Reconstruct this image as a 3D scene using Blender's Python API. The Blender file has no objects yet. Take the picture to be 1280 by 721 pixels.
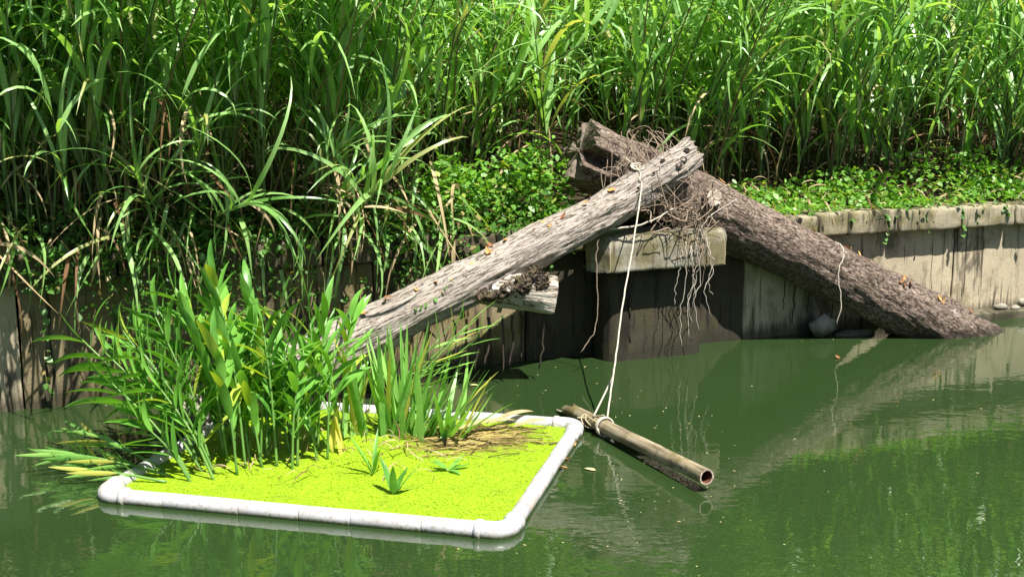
import bpy, math, random
import numpy as np
from mathutils import Vector, Matrix, Euler, noise

random.seed(7)
RNG = np.random.default_rng(11)
SC = bpy.context.scene
COL = SC.collection
PI = math.pi
R = math.radians

# ------------------------------------------------------------------ camera
cam_d = bpy.data.cameras.new("camera")
cam = bpy.data.objects.new("camera", cam_d)
COL.objects.link(cam)
cam.location = (0.0, 0.0, 2.17)
cam.rotation_euler = (R(90 - 10.04), 0, 0)
cam_d.sensor_width = 36.0
cam_d.lens = 42.19
cam_d.clip_start = 0.05
cam_d.clip_end = 1000
SC.camera = cam

# ------------------------------------------------------------------ sky, sun, exposure
SUN_EL = 62.0
SUN_X, SUN_Y = 0.60, -0.80            # horizontal direction towards the sun
sun_rot = math.atan2(SUN_X, SUN_Y)
world = bpy.data.worlds.new("World")
SC.world = world
world.use_nodes = True
wn = world.node_tree
sky = wn.nodes.new("ShaderNodeTexSky")
sky.sky_type = 'NISHITA'
sky.sun_disc = False
sky.sun_elevation = R(SUN_EL)
sky.sun_rotation = sun_rot
bg = wn.nodes.get("Background") or wn.nodes.new("ShaderNodeBackground")
bg.inputs["Strength"].default_value = 0.05
wn.links.new(sky.outputs[0], bg.inputs[0])
sun_d = bpy.data.lights.new("sun", 'SUN')
sun_d.energy = 5.0
sun_d.angle = R(0.5)
sun_d.color = (1.0, 0.96, 0.89)
sun = bpy.data.objects.new("sun", sun_d)
COL.objects.link(sun)
hl = math.hypot(SUN_X, SUN_Y)
to_sun = Vector((SUN_X / hl * math.cos(R(SUN_EL)), SUN_Y / hl * math.cos(R(SUN_EL)), math.sin(R(SUN_EL))))
sun.rotation_euler = to_sun.to_track_quat('Z', 'Y').to_euler()
sun.location = (0, 0, 20)
SC.view_settings.view_transform = 'Standard'
SC.view_settings.look = 'None'
SC.view_settings.exposure = 1.2
SC.view_settings.gamma = 1.0
try:
    SC.cycles.max_bounces = 8
    SC.cycles.transparent_max_bounces = 8
    SC.cycles.sample_clamp_indirect = 6.0
    SC.cycles.caustics_reflective = False
    SC.cycles.caustics_refractive = False
except Exception:
    pass

# ------------------------------------------------------------------ frame of the retaining wall
W0 = Vector((-3.358, 7.609, 0.0))
WU = Vector((0.9233, 0.3841, 0.0))     # along the wall, to the right and away
WN = Vector((0.3841, -0.9233, 0.0))    # out of the wall, over the water
WANG = math.atan2(WU.y, WU.x)


def P(s, off, z):
    return W0 + WU * s + WN * off + Vector((0, 0, z))


# ------------------------------------------------------------------ object helpers
def tag(o, label=None, cat=None, group=None, kind=None):
    if label: o["label"] = label
    if cat: o["category"] = cat
    if group: o["group"] = group
    if kind: o["kind"] = kind
    return o


def empty(name, loc=(0, 0, 0), rot=(0, 0, 0)):
    o = bpy.data.objects.new(name, None)
    o.empty_display_size = 0.1
    COL.objects.link(o)
    o.location = loc
    o.rotation_euler = rot
    return o


def mesh_np(name, verts, faces, mat=None, smooth=False):
    """verts (n,3) array, faces a list of (m,k) integer arrays."""
    me = bpy.data.meshes.new(name)
    verts = np.asarray(verts, dtype=np.float32).reshape(-1, 3)
    if not isinstance(faces, (list, tuple)) or (len(faces) and not hasattr(faces[0], "shape")):
        faces = [np.asarray(faces)]
    loops, starts, off = [], [], 0
    for f in faces:
        f = np.asarray(f, dtype=np.int32)
        if f.size == 0: continue
        k = f.shape[1]
        loops.append(f.ravel())
        starts.append(off + np.arange(len(f)) * k)
        off += f.size
    loops = np.concatenate(loops)
    starts = np.concatenate(starts)
    me.vertices.add(len(verts))
    me.vertices.foreach_set("co", verts.ravel())
    me.loops.add(len(loops))
    me.loops.foreach_set("vertex_index", loops.astype(np.int32))
    me.polygons.add(len(starts))
    me.polygons.foreach_set("loop_start", starts.astype(np.int32))
    me.update(calc_edges=True)
    me.validate()
    if smooth:
        me.polygons.foreach_set("use_smooth", np.ones(len(me.polygons), dtype=bool))
    if mat: me.materials.append(mat)
    return me


def obj(name, me, parent=None, loc=None, rot=None, scale=None):
    o = bpy.data.objects.new(name, me)
    COL.objects.link(o)
    if parent: o.parent = parent
    if loc is not None: o.location = loc
    if rot is not None: o.rotation_euler = rot
    if scale is not None: o.scale = scale if hasattr(scale, "__len__") else (scale,) * 3
    return o


class Bag:
    """Collects pieces of geometry into one mesh."""
    def __init__(self):
        self.v, self.q, self.t, self.n = [], [], [], 0

    def add(self, v, q=None, t=None):
        v = np.asarray(v, dtype=np.float64).reshape(-1, 3)
        if q is not None and len(q): self.q.append(np.asarray(q) + self.n)
        if t is not None and len(t): self.t.append(np.asarray(t) + self.n)
        self.v.append(v)
        self.n += len(v)

    def mesh(self, name, mat, smooth=False):
        f = []
        if self.q: f.append(np.concatenate(self.q))
        if self.t: f.append(np.concatenate(self.t))
        return mesh_np(name, np.concatenate(self.v), f, mat, smooth)


def tube(pts, rad, sides=6, cap=True):
    """Tube round a polyline. Returns verts, quads, tris."""
    pts = np.asarray([tuple(p) for p in pts], dtype=np.float64)
    n = len(pts)
    rad = np.broadcast_to(np.asarray(rad, dtype=np.float64), (n,))
    tan = np.gradient(pts, axis=0)
    tan /= np.linalg.norm(tan, axis=1)[:, None] + 1e-12
    ref = np.array([0, 0, 1.0]) if abs(tan[0, 2]) < 0.9 else np.array([1.0, 0, 0])
    vs = []
    x = np.cross(ref, tan[0]); x /= np.linalg.norm(x)
    ang = np.arange(sides) * 2 * PI / sides
    for i in range(n):
        x = x - tan[i] * (x @ tan[i]); x /= np.linalg.norm(x) + 1e-12
        y = np.cross(tan[i], x)
        vs.append(pts[i] + rad[i] * (np.cos(ang)[:, None] * x + np.sin(ang)[:, None] * y))
    v = np.concatenate(vs)
    i = np.arange(n - 1)[:, None] * sides
    j = np.arange(sides)[None, :]
    k = (j + 1) % sides
    q = np.stack([i + j, i + k, i + sides + k, i + sides + j], -1).reshape(-1, 4)
    t = []
    if cap:
        v = np.concatenate([v, pts[:1], pts[-1:]])
        a, b = n * sides, n * sides + 1
        for m in range(sides):
            t.append((a, (m + 1) % sides, m))
            t.append((b, (n - 1) * sides + m, (n - 1) * sides + (m + 1) % sides))
    return v, q, np.array(t, dtype=int).reshape(-1, 3)


def tube_mesh(name, pts, rad, mat, sides=6):
    b = Bag(); b.add(*tube(pts, rad, sides)); return b.mesh(name, mat, True)


def smooth_path(ctrl, n):
    """Catmull-Rom through the control points."""
    c = [Vector(p) for p in ctrl]
    c = [c[0] * 2 - c[1]] + c + [c[-1] * 2 - c[-2]]
    out = []
    m = len(c) - 3
    for i in range(n):
        u = i / (n - 1) * m
        k = min(int(u), m - 1); f = u - k
        a, b, d, e = c[k], c[k + 1], c[k + 2], c[k + 3]
        out.append(0.5 * ((2 * b) + (d - a) * f + (2 * a - 5 * b + 4 * d - e) * f * f + (3 * b - a - 3 * d + e) * f ** 3))
    return out


# ------------------------------------------------------------------ node helpers
class NT:
    def __init__(self, name):
        self.m = bpy.data.materials.new(name)
        self.m.use_nodes = True
        self.t = self.m.node_tree
        self.t.nodes.clear()
        self.out = self.t.nodes.new("ShaderNodeOutputMaterial")

    def n(self, typ, ins=None, **props):
        nd = self.t.nodes.new("ShaderNode" + typ)
        for k, v in props.items(): setattr(nd, k, v)
        for k, v in (ins or {}).items(): self.set(nd.inputs[k], v)
        return nd

    def set(self, sock, v):
        if isinstance(v, bpy.types.NodeSocket): self.t.links.new(v, sock)
        elif isinstance(v, bpy.types.Node): self.t.links.new(v.outputs[0], sock)
        else:
            if sock.type == 'RGBA' and len(v) == 3: v = (*v, 1)
            sock.default_value = v

    def coord(self, kind="Object", scale=(1, 1, 1), rot=(0, 0, 0)):
        c = self.n("TexCoord")
        return self.n("Mapping", {"Vector": c.outputs[kind], "Scale": scale, "Rotation": rot}).outputs[0]

    def world(self, scale=(1, 1, 1), rot=(0, 0, 0)):
        g = self.n("NewGeometry")
        return self.n("Mapping", {"Vector": g.outputs["Position"], "Scale": scale, "Rotation": rot}).outputs[0]

    def noise(self, vec, scale, detail=4, rough=0.55, dist=0.0):
        return self.n("TexNoise", {"Vector": vec, "Scale": scale, "Detail": detail, "Roughness": rough, "Distortion": dist}).outputs[0]

    def ramp(self, fac, stops, interp='LINEAR'):
        r = self.n("ValToRGB", {"Fac": fac})
        cr = r.color_ramp
        cr.interpolation = interp
        while len(cr.elements) < len(stops): cr.elements.new(0.5)
        for e, (p, c) in zip(cr.elements, stops):
            e.position = p
            e.color = (*c, 1) if hasattr(c, "__len__") else (c, c, c, 1)
        return r.outputs[0]

    def mix(self, fac, a, b, mode='MIX'):
        m = self.n("Mix", data_type='RGBA', blend_type=mode)
        self.set(m.inputs[0], fac); self.set(m.inputs[6], a); self.set(m.inputs[7], b)
        return m.outputs[2]

    def math(self, op, a, b=0.0):
        m = self.n("Math", operation=op)
        self.set(m.inputs[0], a); self.set(m.inputs[1], b)
        return m.outputs[0]

    def bump(self, height, strength=0.5, dist=0.01, normal=None):
        i = {"Height": height, "Strength": strength, "Distance": dist}
        if normal is not None: i["Normal"] = normal
        return self.n("Bump", i).outputs[0]

    def principled(self, color, rough=0.6, normal=None, **kw):
        i = {"Base Color": color, "Roughness": rough}
        if normal is not None: i["Normal"] = normal
        i.update(kw)
        return self.n("BsdfPrincipled", i)

    def done(self, shader):
        self.t.links.new(shader.outputs[0], self.out.inputs[0])
        return self.m


def leaf_mat(name, dark, light, odd=None, odd_share=0.08, trans=0.35, rough=0.42, tcol=None, spec=0.5):
    m = NT(name)
    g = m.n("NewGeometry")
    info = m.n("ObjectInfo")
    rnd = m.math('FRACT', m.math('ADD', g.outputs["Random Per Island"], m.math('MULTIPLY', info.outputs["Random"], 7.31)))
    c = m.mix(rnd, dark, light)
    nz = m.noise(m.world((1, 1, 1)), 9, 3)
    c = m.mix(m.ramp(nz, [(0.35, 0.0), (0.7, 0.5)]), c, tuple(min(1, x * 1.35) for x in light))
    if odd:
        k = m.math('GREATER_THAN', m.math('FRACT', m.math('MULTIPLY', rnd, 13.7)), 1 - odd_share)
        c = m.mix(k, c, odd)
    p = m.principled(c, rough, **{"Specular IOR Level": spec})
    tr = m.n("BsdfTranslucent", {"Color": m.mix(1.0, c, tcol or (1.5, 1.5, 0.5), 'MULTIPLY')})
    mx = m.n("MixShader", {0: trans, 1: p.outputs[0], 2: tr.outputs[0]})
    return m.done(mx)


M = {}
M['reed'] = leaf_mat("reed_leaf", (0.055, 0.19, 0.02), (0.32, 0.53, 0.17), (0.40, 0.42, 0.15), 0.07, 0.43, 0.36, None, 1.0)
M['reed_stem'] = leaf_mat("reed_stem", (0.035, 0.075, 0.02), (0.09, 0.13, 0.04), (0.2, 0.15, 0.07), 0.25, 0.05, 0.5)
M['dead'] = leaf_mat("dead_leaf", (0.26, 0.19, 0.10), (0.45, 0.35, 0.20), (0.16, 0.09, 0.045), 0.3, 0.2, 0.7, (1.1, 1, .8), 0.2)
M['cover'] = leaf_mat("cover_leaf", (0.07, 0.19, 0.02), (0.16, 0.34, 0.045), (0.3, 0.36, 0.06), 0.1, 0.35, 0.45)
M['lowgreen'] = leaf_mat("low_leaf", (0.03, 0.10, 0.014), (0.11, 0.25, 0.045), (0.3, 0.25, 0.1), 0.12, 0.3, 0.45)
M['marsh'] = leaf_mat("marsh_leaf", (0.035, 0.14, 0.018), (0.17, 0.38, 0.06), (0.36, 0.46, 0.06), 0.09, 0.30, 0.38)
M['marsh_stem'] = leaf_mat("marsh_stem", (0.07, 0.17, 0.03), (0.13, 0.25, 0.05), None, 0, 0.05, 0.45)
M['iris'] = leaf_mat("iris_blade", (0.10, 0.29, 0.05), (0.26, 0.48, 0.11), (0.50, 0.50, 0.10), 0.14, 0.33, 0.4)
M['yellow'] = leaf_mat("yellow_leaf", (0.40, 0.42, 0.05), (0.55, 0.50, 0.10), (0.40, 0.27, 0.10), 0.2, 0.35, 0.5)
M['fern'] = leaf_mat("fern_leaf", (0.15, 0.30, 0.03), (0.26, 0.42, 0.06), None, 0, 0.35, 0.5)
M['litter'] = leaf_mat("litter_leaf", (0.38, 0.16, 0.045), (0.55, 0.30, 0.10), (0.22, 0.10, 0.04), 0.3, 0.1, 0.6, (1.1, 1, .8), 0.2)
M['litter_pale'] = leaf_mat("pale_leaf", (0.45, 0.40, 0.16), (0.55, 0.5, 0.25), None, 0, 0.1, 0.6, (1.1, 1, .8), 0.2)


def concrete_mat(name, base, dark, moss, streak=0.7, moss_lo=0.5):
    m = NT(name)
    v = m.world((1, 1, 1), (0, 0, -WANG))
    vs = m.world((7, 7, 0.55), (0, 0, 0))
    big = m.noise(v, 2.2, 5, 0.6)
    fine = m.noise(v, 60, 5, 0.65)
    grit = m.noise(v, 220, 2, 0.6)
    st = m.noise(vs, 1.3, 6, 0.62, 0.35)
    st2 = m.noise(m.world((22, 22, 1.0)), 1.0, 4, 0.6, 0.2)
    c = m.mix(m.ramp(big, [(0.3, 0.0), (0.7, 1.0)]), base, tuple(x * 0.72 for x in base))
    c = m.mix(m.ramp(fine, [(0.35, 0.0), (0.75, 0.55)]), c, tuple(x * 0.55 for x in base))
    c = m.mix(m.ramp(m.noise(v, 4.5, 6, 0.65), [(moss_lo, 0.0), (moss_lo + 0.2, 0.85)]), c, moss)
    c = m.mix(m.math('MULTIPLY', m.ramp(st, [(0.57, 0.0), (0.65, 1.0)]), streak), c, dark)
    c = m.mix(m.math('MULTIPLY', m.ramp(st2, [(0.60, 0.0), (0.68, 1.0)]), streak), c, dark)
    st3 = m.noise(m.world((2.6, 2.6, 1.0)), 1.0, 7, 0.68, 0.5)
    c = m.mix(m.math('MULTIPLY', m.ramp(st3, [(0.535, 0.0), (0.62, 0.85)]), streak), c, tuple(x * 1.6 for x in dark))
    # damp, algae-stained foot at the waterline
    z = m.n("SeparateXYZ", {0: m.n("NewGeometry").outputs["Position"]}).outputs[2]
    wet = m.ramp(m.math('ADD', z, m.math('MULTIPLY', m.math('SUBTRACT', st2, 0.5), 0.22)), [(0.05, 1.0), (0.15, 0.0)])
    c = m.mix(m.math('MULTIPLY', wet, 0.8), c, (0.025, 0.024, 0.014))
    h = m.math('ADD', m.math('MULTIPLY', fine, 0.6), m.math('MULTIPLY', grit, 0.4))
    nb = m.bump(h, 0.8, 0.008, m.bump(big, 0.6, 0.03))
    return m.done(m.principled(c, 0.88, nb, **{"Specular IOR Level": 0.25}))


M['wall'] = concrete_mat("wall_concrete", (0.50, 0.42, 0.29), (0.028, 0.023, 0.017), (0.17, 0.135, 0.06), 0.85, 0.55)
M['wall_brown'] = concrete_mat("brown_wall_concrete", (0.27, 0.215, 0.125), (0.02, 0.016, 0.011), (0.13, 0.10, 0.03), 0.95, 0.46)
M['wall_shaded'] = concrete_mat("shade_darkened_concrete", (0.060, 0.050, 0.033), (0.010, 0.008, 0.006), (0.05, 0.045, 0.016), 0.8, 0.5)  # stained concrete, base colour darkened to carry the shade under slab and logs
M['coping'] = concrete_mat("coping_concrete", (0.38, 0.33, 0.23), (0.03, 0.025, 0.016), (0.13, 0.115, 0.04), 0.9, 0.44)
M['coping_dark'] = concrete_mat("blackened_coping", (0.13, 0.105, 0.07), (0.018, 0.014, 0.01), (0.05, 0.045, 0.02), 0.9, 0.42)
M['slab'] = concrete_mat("slab_concrete", (0.36, 0.335, 0.275), (0.055, 0.046, 0.024), (0.12, 0.10, 0.04), 0.85, 0.36)
M['rubble'] = concrete_mat("rubble_concrete", (0.42, 0.39, 0.32), (0.08, 0.07, 0.05), (0.2, 0.18, 0.1), 0.3, 0.55)


def bark_mat(name, ridge, mid, fissure, lichen=None, lichen_lo=0.62, xs=5, ys=46, moss=None, vor=0.15, bd=0.022):
    m = NT(name)
    v = m.coord("Object", (xs, ys, ys))
    w = m.noise(m.coord("Object", (2, 5, 5)), 1.5, 3)
    vv = m.n("VectorMath", {0: v, 1: m.n("VectorMath", {0: w, 1: (1.5, 5, 5)}, operation='MULTIPLY').outputs[0]}, operation='ADD').outputs[0]
    f1 = m.noise(vv, 1.0, 5, 0.6, 0.4)
    vo = m.n("TexVoronoi", {"Vector": vv, "Scale": 0.55}, feature='DISTANCE_TO_EDGE').outputs[0]
    fine = m.noise(m.coord("Object", (40, 110, 110)), 1.0, 4, 0.65)
    h = m.math('ADD', m.math('MULTIPLY', f1, 0.85), m.math('MULTIPLY', m.ramp(vo, [(0.0, 0.0), (0.22, 1.0)]), vor))
    h = m.math('ADD', h, m.math('MULTIPLY', fine, 0.18))
    crk = m.math('ABSOLUTE', m.math('SUBTRACT', m.noise(vv, 0.42, 2, 0.5, 0.6), 0.5))
    crk = m.ramp(crk, [(0.0, 1.0), (0.028, 0.0)])
    h = m.math('SUBTRACT', h, m.math('MULTIPLY', crk, 0.22))
    c = m.ramp(h, [(0.44, fissure), (0.53, mid), (0.76, ridge)])
    c = m.mix(m.ramp(m.noise(m.coord("Object"), 3.2, 4), [(0.35, 0.0), (0.7, 0.45)]), c, tuple(x * 0.5 for x in mid))
    if moss:
        c = m.mix(m.ramp(m.noise(m.coord("Object"), 5, 5), [(0.58, 0.0), (0.68, 0.8)]), c, moss)
    if lichen:
        c = m.mix(m.ramp(m.noise(m.coord("Object"), 7, 6, 0.62), [(lichen_lo, 0.0), (lichen_lo + 0.04, 0.9)]), c, lichen)
    z = m.n("SeparateXYZ", {0: m.n("NewGeometry").outputs["Position"]}).outputs[2]
    wet = m.ramp(m.math('ADD', z, m.math('MULTIPLY', m.math('SUBTRACT', f1, 0.5), 0.15)), [(0.03, 0.8), (0.09, 0.0)])
    c = m.mix(wet, c, (0.025, 0.02, 0.014))
    nb = m.bump(h, 1.0, bd)
    return m.done(m.principled(c, 0.85, nb, **{"Specular IOR Level": 0.2}))


M['bark_pale'] = bark_mat("pale_bark", (0.45, 0.395, 0.35), (0.33, 0.28, 0.24), (0.075, 0.065, 0.05), (0.5, 0.47, 0.43), 0.68, 8, 80, None, .1, .014)
M['bark_dark'] = bark_mat("dark_bark", (0.28, 0.22, 0.18), (0.115, 0.082, 0.062), (0.022, 0.016, 0.012), (0.36, 0.32, 0.29), 0.66, 26, 62, None, .15, .012)
M['bark_stub'] = bark_mat("stub_bark", (0.54, 0.49, 0.43), (0.38, 0.33, 0.27), (0.06, 0.045, 0.03), (0.7, 0.67, 0.6), 0.60, 5, 30)
M['rot'] = bark_mat("rotten_bark", (0.2, 0.15, 0.1), (0.06, 0.045, 0.03), (0.02, 0.016, 0.012), (0.6, 0.56, 0.5), 0.66, 14, 30, (0.10, 0.11, 0.03))


def simple_mat(name, col, rough=0.7, var=0.5, scale=30, bump=0.3, spec=0.3, bd=0.003):
    m = NT(name)
    nz = m.noise(m.world(), scale, 5, 0.6)
    c = m.mix(m.ramp(nz, [(0.3, 0.0), (0.75, 1.0)]), col, tuple(x * (1 - var) for x in col))
    return m.done(m.principled(c, rough, m.bump(nz, bump, bd), **{"Specular IOR Level": spec}))


M['wood_cut'] = simple_mat("cut_wood", (0.47, 0.38, 0.31), 0.85, 0.6, 38, 0.8)
M['wood_old'] = simple_mat("weathered_end_grain", (0.23, 0.18, 0.145), 0.9, 0.7, 30, 1.0, 0.2, 0.012)
M['hollow'] = simple_mat("hollow_wood", (0.03, 0.022, 0.016), 0.95, 0.5, 40)
M['root'] = simple_mat("dry_root", (0.36, 0.27, 0.20), 0.8, 0.55, 50)
M['root_pale'] = simple_mat("pale_root", (0.52, 0.46, 0.38), 0.8, 0.4, 50)
M['root_dark'] = simple_mat("dark_root", (0.06, 0.045, 0.032), 0.85, 0.5, 50)
M['rope'] = simple_mat("rope_fibre", (0.52, 0.47, 0.38), 0.85, 0.4, 130, 0.6)
M['wire'] = simple_mat("tie_cord", (0.42, 0.36, 0.22), 0.6, 0.4, 60)
M['straw'] = leaf_mat("straw", (0.16, 0.12, 0.035), (0.34, 0.27, 0.09), (0.08, 0.055, 0.02), 0.4, 0.1, 0.6, (1.1, 1, .8), 0.2)


def pvc_mat():
    m = NT("white_pvc")
    v = m.world()
    n1 = m.noise(v, 3.5, 5, 0.6)
    n2 = m.noise(v, 42, 5, 0.65)
    c = m.mix(m.ramp(n1, [(0.45, 0.0), (0.75, 0.5)]), (0.45, 0.445, 0.46), (0.33, 0.29, 0.25))
    c = m.mix(m.ramp(n2, [(0.5, 0.0), (0.66, 0.75)]), c, (0.27, 0.23, 0.18))
    z = m.n("SeparateXYZ", {0: m.n("NewGeometry").outputs["Position"]}).outputs[2]
    c = m.mix(m.ramp(m.math('ADD', z, m.math('MULTIPLY', m.math('SUBTRACT', n2, 0.5), 0.07)), [(0.006, 0.95), (0.026, 0.0)]), c, (0.11, 0.12, 0.04))
    return m.done(m.principled(c, 0.38, m.bump(n2, 0.15, 0.002), **{"Specular IOR Level": 0.5}))


def stained_pvc_mat():
    m = NT("stained_pvc")
    v = m.world()
    n1 = m.noise(v, 6, 5, 0.6)
    n2 = m.noise(v, 42, 5, 0.65)
    c = m.mix(m.ramp(n1, [(0.42, 0.0), (0.6, 0.9)]), (0.45, 0.42, 0.41), (0.37, 0.27, 0.20))
    c = m.mix(m.ramp(n2, [(0.5, 0.0), (0.72, 0.5)]), c, (0.40, 0.32, 0.26))
    return m.done(m.principled(c, 0.45, m.bump(n2, 0.2, 0.002), **{"Specular IOR Level": 0.4}))


M['pvc'] = pvc_mat()
M['pvc_stain'] = stained_pvc_mat()


def bamboo_mat():
    m = NT("weathered_pole")
    v = m.coord("Object", (3, 30, 30))
    n1 = m.noise(v, 1.0, 5, 0.6)
    n2 = m.noise(m.coord("Object"), 6, 5, 0.6)
    c = m.ramp(n1, [(0.3, (0.08, 0.06, 0.035)), (0.5, (0.26, 0.21, 0.135)), (0.75, (0.42, 0.36, 0.26))])
    c = m.mix(m.ramp(n2, [(0.50, 0.0), (0.62, 0.85)]), c, (0.12, 0.10, 0.035))
    c = m.mix(m.ramp(m.noise(m.coord("Object"), 14, 4), [(0.6, 0.0), (0.68, 0.7)]), c, (0.09, 0.065, 0.045))
    return m.done(m.principled(c, 0.7, m.bump(n1, 0.5, 0.004), **{"Specular IOR Level": 0.3}))


M['pole'] = bamboo_mat()
M['rust'] = simple_mat("rusty_bore", (0.16, 0.055, 0.03), 0.9, 0.8, 35)


def water_mat():
    m = NT("green_water")
    g = m.world((1, 1, 1), (0, 0, R(-12)))
    warp = m.noise(m.world((0.5, 0.9, 1)), 1.0, 2)
    a = m.noise(m.world((3.6, 5.4, 1), (0, 0, R(-10))), 1.0, 2, 0.5, 0.3)
    b = m.noise(m.world((12, 18, 1), (0, 0, R(8))), 1.0, 2, 0.5, 0.3)
    calm = m.ramp(m.noise(m.world((0.35, 0.55, 1)), 1.0, 1), [(0.4, 0.25), (0.65, 1.0)])
    h = m.math('ADD', m.math('MULTIPLY', a, 1.0), m.math('MULTIPLY', b, 0.42))
    h = m.math('MULTIPLY', h, calm)
    nb = m.bump(h, 0.12, 0.03)
    murk = m.noise(g, 0.8, 3)
    c = m.mix(murk, (0.017, 0.036, 0.0105), (0.023, 0.045, 0.013))
    speck = m.ramp(m.noise(g, 55, 2), [(0.74, 0.0), (0.78, 0.5)])
    c = m.mix(speck, c, (0.06, 0.09, 0.02))
    return m.done(m.principled(c, 0.015, nb, IOR=1.8))


M['water'] = water_mat()


def soil_mat():
    m = NT("bank_soil")
    v = m.world()
    n1 = m.noise(v, 5, 6, 0.65)
    n2 = m.noise(v, 40, 4, 0.65)
    c = m.ramp(n1, [(0.3, (0.022, 0.015, 0.010)), (0.55, (0.05, 0.035, 0.022)), (0.75, (0.05, 0.07, 0.02))])
    c = m.mix(m.ramp(n2, [(0.58, 0.0), (0.7, 0.5)]), c, (0.13, 0.09, 0.055))
    return m.done(m.principled(c, 0.95, m.bump(n2, 0.9, 0.03), **{"Specular IOR Level": 0.1}))


M['soil'] = soil_mat()


def duck_mat():
    m = NT("duckweed")
    g = m.n("NewGeometry")
    v = m.world()
    n1 = m.noise(v, 4, 5, 0.6)
    c = m.mix(g.outputs["Random Per Island"], (0.23, 0.385, 0.009), (0.28, 0.43, 0.012))
    c = m.mix(m.ramp(n1, [(0.4, 0.0), (0.7, 0.45)]), c, (0.19, 0.28, 0.012))
    return m.done(m.principled(c, 0.6, m.bump(m.noise(v, 160, 3), 0.6, 0.004), **{"Specular IOR Level": 0.3}))


M['duck'] = duck_mat()


def mat_sheet():
    m = NT("duckweed_mat")
    v = m.world()
    n2 = m.noise(v, 150, 3, 0.6)
    n1 = m.noise(v, 7, 5, 0.62)
    c = m.mix(m.ramp(n2, [(0.35, 0.0), (0.65, 1.0)]), (0.20, 0.335, 0.008), (0.265, 0.41, 0.011))
    c = m.mix(m.ramp(n1, [(0.5, 0.0), (0.7, 0.6)]), c, (0.15, 0.20, 0.012))
    c = m.mix(m.ramp(m.noise(v, 70, 2), [(0.70, 0.0), (0.74, 0.8)]), c, (0.06, 0.10, 0.01))
    # sodden brown patch towards the back right
    d = m.n("VectorMath", {0: v, 1: (-0.28, 6.92, 0.0)}, operation='SUBTRACT').outputs[0]
    d = m.n("VectorMath", {0: d, 1: (2.0, 2.5, 0)}, operation='MULTIPLY').outputs[0]
    d = m.n("VectorMath", {0: d}, operation='LENGTH').outputs["Value"]
    k = m.ramp(m.math('ADD', d, m.math('MULTIPLY', m.math('SUBTRACT', n1, 0.5), 2.2)), [(0.55, 0.8), (0.95, 0.0)])
    c = m.mix(k, c, m.ramp(n2, [(0.3, (0.09, 0.07, 0.02)), (0.7, (0.26, 0.22, 0.05))]))
    return m.done(m.principled(c, 0.6, m.bump(n2, 0.5, 0.004), **{"Specular IOR Level": 0.3}))


M['sheet'] = mat_sheet()

# ------------------------------------------------------------------ water, bank
def grid_mesh(name, nx, ny, fn, mat, smooth=True):
    v = np.array([fn(i / nx, j / ny) for j in range(ny + 1) for i in range(nx + 1)], dtype=np.float64)
    i, j = np.meshgrid(np.arange(nx), np.arange(ny))
    a = (j * (nx + 1) + i).ravel()
    q = np.stack([a, a + 1, a + nx + 2, a + nx + 1], -1)
    return mesh_np(name, v, [q], mat, smooth)


water = obj("water", mesh_np("water", [(-140, -120, 0), (140, -120, 0), (140, 120, 0), (-140, 120, 0)], [np.array([[0, 1, 2, 3]])], M['water']))
tag(water, "still murky green canal water", "water", kind="structure")


def bank_z(s, b):
    """b: distance behind the wall face."""
    z = 0.99 + 0.20 * b
    if b > 3.0: z += (b - 3.0) * 0.75 * min(1, (b - 3.0) / 1.5)
    z = min(z, 7.5 + 0.5 * math.sin(s * 0.3)) if b > 8 else z
    return z + 0.05 * noise.noise((s * 1.7, b * 1.7, 0)) * min(1, b)


def bank_fn(u, v):
    s = 4 + (u - 0.5) * 2 * (14 if abs(u - .5) < .35 else 14 + (abs(u - .5) - .35) * 700)
    b = 0.14 + 9 * (v / 0.7) ** 1.6 if v < 0.7 else 9.14 + (v - 0.7) * 300
    p = P(s, -b, bank_z(s, b))
    return tuple(p)


tag(obj("bank", grid_mesh("bank", 150, 90, bank_fn, M['soil'])), "dark soil bank rising behind the wall", "bank", kind="structure")

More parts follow.
